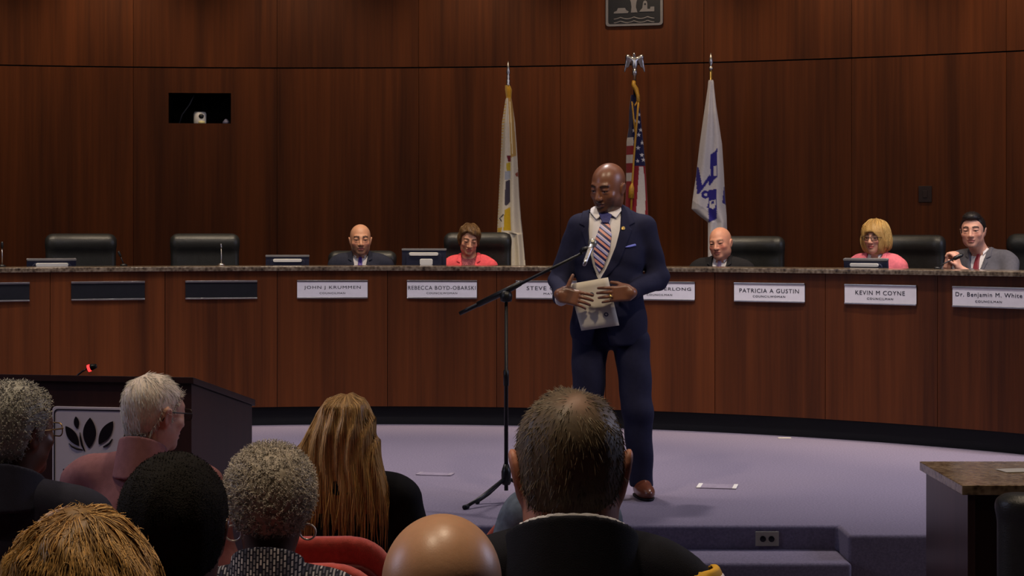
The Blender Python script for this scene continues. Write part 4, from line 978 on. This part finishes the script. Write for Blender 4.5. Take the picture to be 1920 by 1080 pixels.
pe = seated('dark-haired man in grey suit with clasped hands seated at the far right', loc, rz, zc, dict(LIGHT, skin=(220, 164, 140), beard=(120, 90, 80), beard_a=.25, browc=(36, 26, 24), jaw=1.02),
    blazer('jacket', cloth('grey_suit', (92, 90, 96)), tie=mat('crimson_silk', (120, 32, 44), .4, .4)), s=1.06, hyaw=-.42 - rz, roll=-.03, hx=-.03, hy=-.08, dzs=.2, sw=.225, arms=arms, h=.0045)
def crop(zfront=.072, t=.008):
    def f(q):
        zl = np.interp(q[:, 1], [-.1, -.065, -.045, -.02, -.005, .004, .03, .05, .1], [zfront + .005, zfront, .05, .02, -.02, -.012, .012, -.055, -.085])
        return smax(skull(q) - t - .002 * np.sin(q[:, 0] * 90) * np.sin(q[:, 1] * 80), .75 * (zl - q[:, 2]), .006)
    return f
def quiff(q): return smin(crop(.076, .006)(q), smax(ell(q, (.0, -.03, .09), (.06, .068, .042)), .75 * (.075 - q[:, 2]), .01), .01)
hair_part(pe, quiff, (-.12, -.14, -.12), (.12, .14, .17), .005, (30, 24, 22), [dict(n=1500, path=short_path(.014, (0, -.14, .06), .2), r=[.0011, .001, .0003], rgb=(34, 28, 26))])

# ---------------------------------------------------------------- the audience, seen from behind
def aud(px, ytop, D, s): X = (px - 960) / FPX * D; fz = floor_z(D); zt = CAMZ - (ytop - HY) / FPX * D; return (X, D, fz), zt - fz - .117 * s
M_NAVYC = cloth('navy_wool', (40, 40, 54)); M_MAUVE = cloth('mauve_cotton', (142, 98, 102)); M_BLKW = cloth('black_wool', (20, 20, 26))
def plaid():
    m = mat('tweed_pattern', (150, 146, 150), .85, .15, var=.3, scale=160); nt = m.node_tree; N = nt.nodes; b = N['Principled BSDF']
    tc = N.new('ShaderNodeTexCoord'); br = N.new('ShaderNodeTexBrick'); br.inputs['Scale'].default_value = 34; br.inputs['Color1'].default_value = lin((176, 172, 176)) + (1,); br.inputs['Color2'].default_value = lin((40, 40, 62)) + (1,); br.inputs['Mortar'].default_value = lin((28, 28, 40)) + (1,)
    br.inputs['Mortar Size'].default_value = .06; mp = N.new('ShaderNodeMapping'); mp.inputs['Rotation'].default_value = (PI / 2, 0, PI / 2); nt.links.new(tc.outputs['Object'], mp.inputs[0]); nt.links.new(mp.outputs[0], br.inputs['Vector']); nt.links.new(br.outputs['Color'], b.inputs['Base Color']); return m
DARK = dict(skin=(98, 64, 48), lip=(90, 54, 48)); PALE = dict(skin=(214, 164, 142), lip=(160, 100, 92))
back = dict(v=False)
# front row: white-haired man and long-haired woman
loc, zc = aud(268, 703, 5.7, 1.06)
pe = seated('white-haired man with glasses in a mauve shirt, head turned right, before the lectern', loc, PI - .25, zc, PALE, blazer('shirt', M_MAUVE, stand=[('collar', .004, .045, .005, M_MAUVE)], **back), s=1.06, hyaw=-.42, pitch=.1, hx=-.03, dzs=.2, sw=.235, deep=1.12, noise=.005)
hair_part(pe, crop(.06, .002), (-.12, -.13, -.12), (.12, .14, .15), .006, (236, 230, 220), [dict(n=4800, path=short_path(.02, (.02, .05, .115), .10, 4, .12), r=[.0008, .0008, .0006, .0002], lo=.75, hi=1.15, rgb=(238, 232, 222))], lambda V: (.35 * np.ones(len(V)), (226, 190, 172)))
spectacles(pe)
place_seat(loc[0] + .0, 5.72, 'red theatre seat under the white-haired man in mauve', PI)
loc, zc = aud(650, 742, 5.75, .92)
pe = seated('woman with long straight blonde hair in a black jacket, seen from behind', loc, PI - .05, zc, PALE, blazer('jacket', M_BLKW, stand=[('collar', .01, .03, .006, M_BLKW)], **back), s=.92, hyaw=-.1, hx=.0, dzs=.2, sw=.2)
def longhair(q):
    z = q[:, 2]; w = np.interp(z, [-.29, -.27, -.175, -.08, .015, .09, .115, .13], [.14, .155, .178, .15, .113, .082, .05, .01]); cxx = np.interp(z, [-.27, -.175, -.08, .015, .1], [.02, -.005, -.02, -.005, .0])
    dp = np.interp(z, [-.27, -.1, .0, .09, .13], [.06, .075, .1, .085, .01]); y0 = np.interp(z, [-.27, -.1, .05], [.095, .075, .03])
    d = (np.sqrt(((q[:, 0] + cxx) / w) ** 2 + ((q[:, 1] - y0) / dp) ** 2) - 1) * np.minimum(w, dp) * .8
    d = smin(skull(q) - .008, smax(d, z - .1, .03), .03)
    return smax(smax(d, -(z + .285), .02), -(q[:, 1] + .04 - .15 * np.maximum(0, z)), .02) + .003 * np.sin(q[:, 0] * 150 + 2 * np.sin(z * 20)) + .002 * np.sin(q[:, 0] * 70 + 1)
hair_part(pe, longhair, (-.2, -.1, -.32), (.2, .2, .15), .006, (150, 114, 70), [dict(n=3000, path=fall_path(.2, .0006, 9, .0015, .6, .03), r=[.0013] * 6 + [.001, .0007, .0003], lo=.55, hi=1.5, rgb=(202, 162, 108), where=lambda p: p[:, 2] > -.2),
    dict(n=500, path=fall_path(.12, .0016, 8, .003, .8, .25), r=[.0012] * 5 + [.001, .0007, .0003], rgb=(196, 150, 88), where=lambda p: p[:, 2] < -.12)])
place_seat(P(603, 0, 5.6)[0], 5.62, 'red theatre seat behind the back of the long-haired woman')
place_seat(P(1042, 0, 5.9)[0], 6.05, 'red theatre seat half hidden behind the uniformed man')
place_seat(P(563, 0, 4.95)[0], 4.98, 'red theatre seat at the bottom edge beside the hoop earrings')
# second row: grey-haired man at the left
loc, zc = aud(26, 724, 4.8, 1.08)
pe = seated('grey-haired man with glasses in a dark jacket at the left picture edge', loc, PI - .1, zc, DARK, blazer('jacket', M_NAVYC, stand=[('collar', .014, .03, .008, M_NAVYC)], **back), s=1.08, hyaw=-.42, dzs=.2, sw=.235, skinmat=M_SKIND)
hair_part(pe, crop(.07, .012), (-.12, -.13, -.12), (.12, .14, .16), .006, (150, 146, 136), [dict(n=3200, path=coil_path(.009, .0022, 1.0, 5), r=[.0012, .0012, .0011, .0009, .0004], rgb=(172, 167, 156), lo=.7, hi=1.35)])
spectacles(pe, mat('gold_frame', (150, 120, 70), .3, .5, .8))
place_seat(loc[0], 4.82, 'red theatre seat under the grey-haired man at the left picture edge')
# third row: woman with hoop earrings
loc, zc = aud(505, 852, 4.0, 1.0)
pe = seated('woman with short curly grey hair and hoop earrings in a patterned top', loc, PI, zc, DARK, blazer('top', plaid(), stand=[('collar', .008, .03, .006, plaid())], **back), s=1.0, hyaw=.12, dzs=.2, sw=.19, skinmat=M_SKIND)
def afro(q):
    zl = np.interp(q[:, 1], [-.1, -.05, -.02, .0, .03, .06, .1], [.06, .05, .02, .0, -.02, -.05, -.055])
    return smax(smin(skull(q) - .014, ell(q, (0, .02, .045), (.096, .106, .092)), .03), .75 * (zl - q[:, 2]), .012) + .002 * np.sin(q[:, 0] * 160) * np.sin(q[:, 1] * 150) * np.sin(q[:, 2] * 155)
hair_part(pe, afro, (-.13, -.14, -.12), (.13, .16, .17), .006, (150, 138, 122), [dict(n=4200, path=coil_path(.010, .0026, 1.1, 6), r=[.001, .001, .001, .0009, .0007, .0003], rgb=(186, 176, 162), lo=.6, hi=1.3)])
spectacles(pe)
for sd in (-1, 1):
    c = A(pe.hl((sd * .084, .012, -.062))); MB().tube([c + A((.0185 * math.cos(k), .004 * math.sin(k), .0185 * math.sin(k))) for k in np.linspace(0, 2 * PI, 25)[:-1]], .0024, 8, closed=True).build('hoop_earring', mat('silver_hoop', (226, 220, 214), .35, .5, .3), pe.root, True)
place_seat(loc[0], 4.02, 'red theatre seat under the woman with hoop earrings')
# fourth row: man with black hair and the uniformed man
loc, zc = aud(322, 858, 2.95, 1.07)
pe = seated('man with close-cropped black hair, seen from behind, bottom left', loc, PI, zc, DARK, blazer('jacket', M_BLKW, stand=[('collar', .012, .02, .007, M_BLKW)], **back), s=1.06, hyaw=.1, dzs=.2, sw=.22, neck=1.1, skinmat=M_SKIND, h=.006)
hair_part(pe, crop(.07, .009), (-.12, -.13, -.12), (.12, .14, .16), .005, (27, 24, 22), [dict(n=7000, path=coil_path(.003, .0012, .6, 3), r=[.0006, .0006, .0003], rgb=(32, 28, 26))], m=attr_mat('matte_hair', .85, .1, bump=.9, bscale=420))
spectacles(pe); place_seat(loc[0], 2.92, 'red theatre seat under the man with black hair')
loc, zc = aud(1070, 736, 2.95, 1.12)
M_UNI = cloth('uniform_cloth', (30, 30, 38))
pe = seated('uniformed man with short greying brown hair, seen from behind, bottom centre', loc, PI, zc, dict(PALE, skin=(196, 132, 108), ear=1.25), blazer('uniform_jacket', M_UNI, stand=[('shirt_collar', .003, .012, .005, M_SHIRT), ('jacket_collar', .012, .003, .008, M_UNI)], **back), s=1.12, pitch=.12, dzs=.166, sw=.19, neck=1.22, h=.005)
hair_part(pe, crop(.07, .004), (-.12, -.13, -.12), (.12, .14, .16), .005, (96, 80, 62), [dict(n=8800, path=short_path(.013, (-.008, .07, .1), .14, 3, .16), r=[.0006, .0006, .0002], rgb=(126, 110, 86), lo=.4, hi=1.75)],
    lambda V: (np.exp(-((V[:, 0] + .008) ** 2 + (V[:, 1] - .075) ** 2 + (V[:, 2] - .095) ** 2) / .022 ** 2) * .6, (176, 130, 108)))
uni = pe; pz = pe.zs
def upb(p): return smin(cone(p, (-.18, .015, pz - .03), (-.235, .01, pz - .28), .064, .056), cone(p, (-.13, .015, pz), (-.18, .015, pz - .03), .06, .064), .03)
def emb(r0): return lambda p: np.maximum.reduce([upb(p) - .006 - r0[2], poly(p[:, 1], p[:, 2], rrect(r0[0], r0[1], .03, 5, .03, pz - .05)), -(upb(p) + .004), p[:, 0] + .198])
sdf_obj('shoulder_patch', emb((.11, .12, .0)), (-.36, -.08, pz - .16), (-.16, .12, pz + .06), .004, mat('patch_gold', (226, 174, 60), .7, .2, var=.1), pe.root)
sdf_obj('patch_field', emb((.082, .098, .002)), (-.36, -.08, pz - .16), (-.16, .12, pz + .06), .004, mat('patch_white', (224, 216, 224), .7, .2, var=.1, scale=90), pe.root)
place_seat(loc[0], 2.92, 'red theatre seat under the uniformed man')
# last row in view: curly woman and bald man
loc, zc = aud(150, 984, 2.2, .98)
pe = seated('woman with curly honey blonde hair, only the crown in view, bottom left corner', loc, PI, zc, PALE, blazer('jacket', M_NAVYC, stand=[('collar', .01, .02, .007, M_NAVYC)], **back), s=1.0, dzs=.21, sw=.18)
def curly(q): return smin(skull(q) - .018, ell(q, (0, .03, -.04), (.118, .1, .115)), .05) + .004 * np.sin(q[:, 0] * 90 + 3 * np.sin(q[:, 2] * 40)) * np.sin(q[:, 1] * 80)
hair_part(pe, lambda q: smax(curly(q), -(q[:, 1] + .05), .02), (-.16, -.12, -.18), (.16, .17, .16), .006, (150, 112, 62), [dict(n=4400, path=fall_path(.1, .0034, 9, .002, 1.25, .12), r=[.0008] * 6 + [.0007, .0005, .0002], lo=.45, hi=1.7, rgb=(206, 160, 92)), dict(n=900, path=coil_path(.007, .004, .8, 6), r=[.0008, .0008, .0008, .0007, .0005, .0002], rgb=(206, 160, 92), where=lambda p: p[:, 2] > .08)])
place_seat(loc[0] - .06, 2.22, 'red theatre seat under the curly-haired woman')
loc, zc = aud(828, 967, 2.22, 1.0)
pe = seated('bald man with a shiny scalp, seen from behind, bottom centre', loc, PI, zc, dict(PALE, skin=(226, 172, 134)), blazer('jacket', M_NAVYC, stand=[('collar', .012, .02, .007, M_NAVYC)], **back), s=1.0, dzs=.2, sw=.21, skinmat=M_BALD, h=.005)
place_seat(loc[0] + .06, 2.24, 'red theatre seat under the bald man')
# person in the second row, hidden behind the uniformed man except for one arm
loc, zc = aud(1050, 764, 4.9, .98)
pe = seated('person in a blue-grey shirt, all but one arm hidden behind the uniformed man', loc, PI, zc, PALE, blazer('shirt', cloth('denim_cloth', (96, 108, 128), .2), **back), s=.98, pitch=.3, dzs=.165, sw=.122, noise=.005)
hair_part(pe, crop(.07, .012), (-.12, -.13, -.12), (.12, .14, .16), .007, (70, 52, 38))
place_seat(loc[0] + .02, 4.92, 'red theatre seat under the person in the blue-grey shirt')
# ================================================================ THE STANDING MAN
MX, MD = 0.545, 9.6; msc = FPX / MD
root = empty('person', (MX, MD, 0)); tag(root, 'tall bald man in a navy suit and striped tie standing with a paper', 'person')
sp_ = Person(); sp_.root = root
def lp_(px, py, y=0.0):
    s = FPX / (MD + y); return A(((px - 960) / s - MX, y, CAMZ - (py - HY) / s))
f = dict(skin=(122, 78, 56), lip=(96, 58, 52), beard=(44, 30, 24), beard_a=.6, browc=(30, 20, 18), jaw=1.06, cheek=(124, 80, 56), lid=1.3)
hs = 1.1; R = rotz(-.62) @ rotx(.26) @ roty(.06); hc = lp_(1140, 351, -.03); sp_.R, sp_.hc, sp_.s = R, hc, hs
sp_.hl = lambda q: tuple(hc + R @ (A(q, float) * hs))
zs, zn = 1.485, 1.545
shL, shR = lp_(1085, 424), lp_(1208, 424)
elL, elR = lp_(1050, 522, .03), lp_(1234, 522, .03)
wrL, wrR = lp_(1052, 556, -.20), lp_(1186, 547, -.20)
hb = R @ (A((0, .018, -.055)) * hs) + hc; nb = A((lp_(1140, 0)[0], .03, zn - .06)); nr = .063
frL = frame((.93, -.3, -.2), (.25, -1, .1)); frR = frame((-.97, -.22, -.06), (-.2, -1, .05))
frR = (frR[0], -frR[1], frR[2])
hL, hR = lp_(1050, 552, -.245), lp_(1183, 549, -.25)
def hands(p): 
    d = near(p, hL + frL[0] * .08, .2, lambda x: hand(x, hL, *frL, curl=(.34, .38, .42, .48), tdir=(.1, 1, -.0), sc=1.08, tcurl=.03))
    return np.minimum(d, near(p, hR + frR[0] * .08, .2, lambda x: hand(x, hR, *frR, curl=(.2, .24, .26, .32), tdir=(.8, .5, -.55), sc=1.06)))
def body(p):
    d = near(p, hc, .21, lambda x: head_d((x - hc) @ R / hs, f) * hs)
    d = smin(d, cone(p, hb, nb, nr * .97, nr * 1.12), .03)
    d = smin(d, ell(p, (nb[0], .02, zs - .15), (.15, .09, .22)), .03)
    for s_, e_, w_, h_ in ((shL, elL, wrL, hL), (shR, elR, wrR, hR)):
        d = smin(d, cone(p, s_, e_, .045, .038), .03); d = smin(d, cone(p, e_, w_, .038, .03), .02); d = smin(d, cone(p, w_, h_, .03, .028), .01)
    return smin(d, hands(p), .012)
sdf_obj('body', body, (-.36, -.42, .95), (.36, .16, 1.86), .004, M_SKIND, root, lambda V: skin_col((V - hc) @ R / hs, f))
for sd in (-1, 1):
    ball('eye', sp_.hl((sd * .032, -.0755, -.0015)), .0122 * hs, root, lambda V: np.where((-V[:, 1] > .9)[:, None], A(lin((26, 18, 14))), A(lin((120, 104, 94)))), R)
M_NAVY = cloth('navy_suit', (33, 34, 57), .08)
cx = lp_(1143, 0)[0]
def torso(p):
    d = cone(p, shL * A((.8, 1, 1)) + A((0, 0, .004)), shR * A((.8, 1, 1)) + A((0, 0, -.008)), .058)
    for e_ in (shL, shR): d = smin(d, cone(p, (cx * 1.0, .04, zn + .006), e_ * A((.97, 1, 1)) + A((0, 0, -.006)), .058, .05), .045)
    d = smin(d, ell(p, (cx, -.005, 1.34), (.195, .142, .2)), .07)
    d = smin(d, ell(p, (cx, -.005, 1.12), (.183, .138, .24)), .07)
    d = smin(d, ell(p, (cx - .003, .0, .93), (.212, .15, .22)), .06)
    return d
def sleeves(p):
    d = None
    for s_, e_, w_ in ((shL, elL, wrL), (shR, elR, wrR)):
        a_ = smin(cone(p, s_ - A((0, 0, .008)), e_, .066, .058), cone(p, e_, w_, .058, .045), .03); d = a_ if d is None else np.minimum(d, a_)
    return d
V_ = [tuple(lp_(x, y, -.12)[[0, 2]]) for x, y in ((1108, 370), (1168, 370), (1166, 400), (1163, 430), (1154, 462), (1142, 492), (1127, 524), (1122, 524), (1110, 500), (1106, 470), (1104, 430), (1106, 400))]
def fold(p): return wrk(p, .0035) + .003 * np.sin(p[:, 2] * 60 + p[:, 0] * 25) * np.exp(-((p[:, 2] - 1.2) / .12) ** 2)
def suit(p): return smin(torso(p), sleeves(p), .03) + fold(p)
SL = lp_(1126, 640, -.15)
def jacket(p):
    d = smax(suit(p), -(p[:, 2] - .825 - .03 * np.abs(p[:, 0] - cx) * 0), .012)
    d = np.maximum(d, -cone(p, hb, nb, nr + .008, nr * 1.12 + .008))
    d = smax(d, -np.maximum(poly(p[:, 0], p[:, 2], V_), p[:, 1] - .0), .004)
    slit = [(lp_(1124, 575, -.15)[0], 1.03), (lp_(1150, 0, -.15)[0], .78), (lp_(1108, 0, -.15)[0], .78)]
    return smax(d, -np.maximum(poly(p[:, 0], p[:, 2], slit), p[:, 1] + .04), .006)
sdf_obj('jacket', jacket, (-.4, -.32, .8), (.4, .2, 1.62), .006, M_NAVY, root)
inner = lambda p: torso(p) + .013
sdf_obj('shirt', lambda p: np.maximum(smax(inner(p), -(p[:, 2] - 1.1), .01), -cone(p, hb, nb, nr + .001, nr * 1.12 + .001)), (-.2, -.2, 1.08), (.2, .14, 1.6), .007, M_SHIRT, root)
def px2(L, y=-.13): return [tuple(lp_(a, b, y)[[0, 2]]) for a, b in L]
# striped tie: blade in slanting stripes
m = bpy.data.materials.new('striped_silk'); m.use_nodes = True; nt = m.node_tree; N = nt.nodes; b_ = N['Principled BSDF']
tc = N.new('ShaderNodeTexCoord'); mp = N.new('ShaderNodeMapping'); mp.inputs['Rotation'].default_value = (0, math.radians(-40), 0); nt.links.new(tc.outputs['Object'], mp.inputs[0])
sx = N.new('ShaderNodeSeparateXYZ'); nt.links.new(mp.outputs[0], sx.inputs[0]); mu = N.new('ShaderNodeMath'); mu.operation = 'MULTIPLY'; mu.inputs[1].default_value = 21.0; nt.links.new(sx.outputs['Z'], mu.inputs[0])
fc = N.new('ShaderNodeMath'); fc.operation = 'FRACT'; nt.links.new(mu.outputs[0], fc.inputs[0]); rp = N.new('ShaderNodeValToRGB'); rp.color_ramp.interpolation = 'CONSTANT'; e = rp.color_ramp.elements
e[0].position = 0; e[0].color = lin((36, 36, 92)) + (1,); e[1].position = .26; e[1].color = lin((222, 156, 140)) + (1,)
for p0, c in ((.52, (40, 38, 96)), (.66, (176, 176, 226)), (.86, (224, 206, 214))): k = e.new(p0); k.color = lin(c) + (1,)
nt.links.new(fc.outputs[0], rp.inputs[0]); nt.links.new(rp.outputs[0], b_.inputs['Base Color']); b_.inputs['Roughness'].default_value = .45
tie = sdf_obj('tie', shell_patch(inner, .012, px2([(1129, 414), (1143, 414), (1147, 440), (1143, 470), (1132, 500), (1124, 512), (1117, 500), (1112, 476), (1117, 446)]), .0, .01), (-.2, -.24, 1.15), (.1, .02, 1.56), .004, m, root)
sdf_obj('tie_knot', shell_patch(inner, .022, px2([(1123, 399), (1136, 396), (1149, 402), (1142, 418), (1130, 418)]), .0, .01), (-.15, -.24, 1.45), (.1, .02, 1.6), .0035, mat('navy_silk', (52, 54, 108), .5, .3, var=.3, scale=120), root)
def ring(p):
    c = cone(p, nb + A((0, .004, -.06)), nb + A((0, -.004, .14)), nr + .017, nr + .004)
    return np.maximum.reduce([np.abs(c) - .005, p[:, 2] - (zn + .03 + .75 * (p[:, 1] - .06)), -(p[:, 2] - (zn - .06))])
sdf_obj('collar_band', ring, (nb[0] - .12, -.13, zn - .08), (nb[0] + .12, .16, zn + .11), .0045, M_SHIRT, root)
for L in ([(1112, 381), (1135, 400), (1128, 404), (1119, 412), (1108, 398)], [(1165, 378), (1137, 400), (1146, 402), (1156, 409), (1168, 394)]):
    sdf_obj('collar', shell_patch(inner, .019, px2(L), .02, .012), (-.2, -.22, 1.42), (.2, .05, 1.65), .0042, M_SHIRT, root)
for L in ([(1112, 380), (1098, 386), (1086, 420), (1097, 425), (1091, 434), (1112, 505), (1124, 528), (1112, 498), (1106, 470), (1104, 430), (1106, 400)],
          [(1167, 377), (1182, 384), (1192, 418), (1180, 424), (1186, 432), (1160, 495), (1127, 530), (1124, 526), (1143, 492), (1155, 462), (1164, 430), (1167, 400)]):
    sdf_obj('lapel', shell_patch(suit, .007, px2(L), .03, .012), (-.25, -.24, 1.14), (.2, .06, 1.63), .0045, M_NAVY, root)
sdf_obj('pocket_square', shell_patch(suit, .007, px2([(1169, 464), (1179, 460), (1192, 457), (1194, 461), (1180, 464)]), .0), (0, -.24, 1.3), (.25, .0, 1.42), .0032, mat('blue_silk', (120, 130, 220), .6, .3), root)
sdf_obj('lapel_pin', lambda p: np.maximum(np.abs(suit(p) - .008) - .004, np.hypot(p[:, 0] - lp_(1168, 428, -.1)[0], p[:, 2] - lp_(1168, 428, -.1)[2]) - .011) + np.where(p[:, 1] > 0, 1, 0), (0, -.24, 1.4), (.12, .0, 1.5), .0032, M_BRASS, root)
sdf_obj('button', lambda p: np.maximum(np.abs(suit(p) - .004) - .004, np.hypot(p[:, 0] - lp_(1126, 534, -.14)[0], p[:, 2] - lp_(1126, 534, -.14)[2]) - .010) + np.where(p[:, 1] > 0, 1, 0), (-.15, -.24, 1.08), (.05, .0, 1.22), .003, M_INK, root)
for w_, e_ in ((wrL, elL), (wrR, elR)):                             # shirt cuffs
    dv = unit(w_ - e_); sdf_obj('cuff', lambda p: np.maximum(cone(p, e_, w_ + dv * .05, .036, .034), np.abs((p - w_ - dv * .03) @ dv) - .022) , w_ - .1, w_ + .12, .005, M_SHIRT, root)
legsJ = [(lp_(1106, 640), lp_(1102, 765, -.03), lp_(1094, 915, .0)), (lp_(1184, 640), lp_(1195, 770, -.04), lp_(1203, 915, -.0))]
def trousers(p):
    d = ell(p, (cx, .005, .93), (.18, .13, .13))
    for a_, k_, n_ in legsJ:
        n_ = n_ * A((1, 1, 0)) + A((0, 0, .07))
        l = smin(cone(p, a_, k_, .1, .083), cone(p, k_, n_, .082, .064), .03); d = smin(d, l, .02)
    return np.maximum(d, .055 - p[:, 2]) + .003 * np.sin(p[:, 2] * 30 + p[:, 0] * 20)
sdf_obj('trousers', trousers, (-.32, -.2, .04), (.32, .2, 1.08), .008, M_NAVY, root)
M_BROWN = mat('brown_leather', (112, 62, 44), .28, .6, var=.15, scale=25)
for (a_, k_, n_), ya in zip(legsJ, (-.25, .12)):
    c = A((n_[0], n_[1], 0)); Rz = rotz(ya)
    def shoe(p):
        q = (p - c) @ Rz; d = smin(ell(q, (0, -.09, .04), (.05, .13, .045)), ell(q, (0, .0, .07), (.043, .065, .07)), .04); return np.maximum(d, .012 - q[:, 2])
    so = sdf_obj('shoe', shoe, c + A((-.12, -.26, 0)), c + A((.12, .12, .15)), .007, M_BROWN, root)
    sdf_obj('sole', lambda p: np.maximum.reduce([smin(ell((p - c) @ Rz, (0, -.09, .03), (.054, .134, .05)), ell((p - c) @ Rz, (0, .0, .03), (.046, .07, .07)), .04), p[:, 2] - .014, .0005 - p[:, 2]]), c + A((-.12, -.26, -.01)), c + A((.12, .12, .03)), .006, M_BLACK, so)
rc = hR + frR[0] * .118 + frR[1] * -.011 + frR[2] * .004
MB().tube([rc + frR[1] * .0115 * math.cos(k) + frR[2] * .0115 * math.sin(k) for k in np.linspace(0, 2 * PI, 17)[:-1]], .0032, 6, closed=True).build('ring', M_BRASS, root, True)
rs = rc + frR[2] * .013; MB().lathe([(.003, -.006), (.009, -.003), (.009, .003), (.003, .006)], c=rs, n=10).build('ring_stone', M_BRASS, root, True)
# paper held before the jacket
pa = [P(x, y, MD - .2 + d) for x, y, d in ((1066, 533, 0), (1140, 520, .0), (1161, 610, .02), (1090, 620, .02))]
pc = sum(pa) / 4; pap = empty('paper_sheet', tuple(pc)); tag(pap, 'white folded paper held in both hands of the standing man', 'paper')
fx = lambda u, v, d: tuple((pa[0] * (1 - u) + pa[1] * u) * (1 - v) + (pa[3] * (1 - u) + pa[2] * u) * v - pc + A((0, d + .006 * math.sin(5 * v), 0)))
mb = MB(); n = 8
vv = [fx(i / n, j / n, d) for d in (0, .006) for j in range(n + 1) for i in range(n + 1)]; K = (n + 1) ** 2; F_ = []
for j in range(n):
    for i in range(n):
        q = [j * (n + 1) + i, j * (n + 1) + i + 1, (j + 1) * (n + 1) + i + 1, (j + 1) * (n + 1) + i]; F_ += [tuple(q[::-1]), tuple(k + K for k in q)]
rim = [i for i in range(n + 1)] + [j * (n + 1) + n for j in range(1, n + 1)] + [n * (n + 1) + i for i in range(n - 1, -1, -1)] + [j * (n + 1) for j in range(n - 1, 0, -1)]
F_ += [(a, b, b + K, a + K) for a, b in zip(rim, rim[1:] + rim[:1])]
mb.add(vv, F_).build('sheet', M_PAPER, pap, True)
M_MARK = mat('grey_print', (84, 82, 98), .7, .2, var=.3, scale=200)
for u0, v0 in ((.50, .29), (.735, .74)):
    MB().prism([(u0 + .06 * math.cos(k), v0 + .045 * math.sin(k)) for k in np.linspace(0, 2 * PI, 15)[:-1]], lambda u, v, d: fx(u, v, d), -.0012, .001).build('printed_seal', M_MARK, pap)
    MB().prism([(u0 + .025 * math.cos(k), v0 + .018 * math.sin(k)) for k in np.linspace(0, 2 * PI, 11)[:-1]], lambda u, v, d: fx(u, v, d), -.0018, .0).build('printed_seal', M_PAPER, pap)
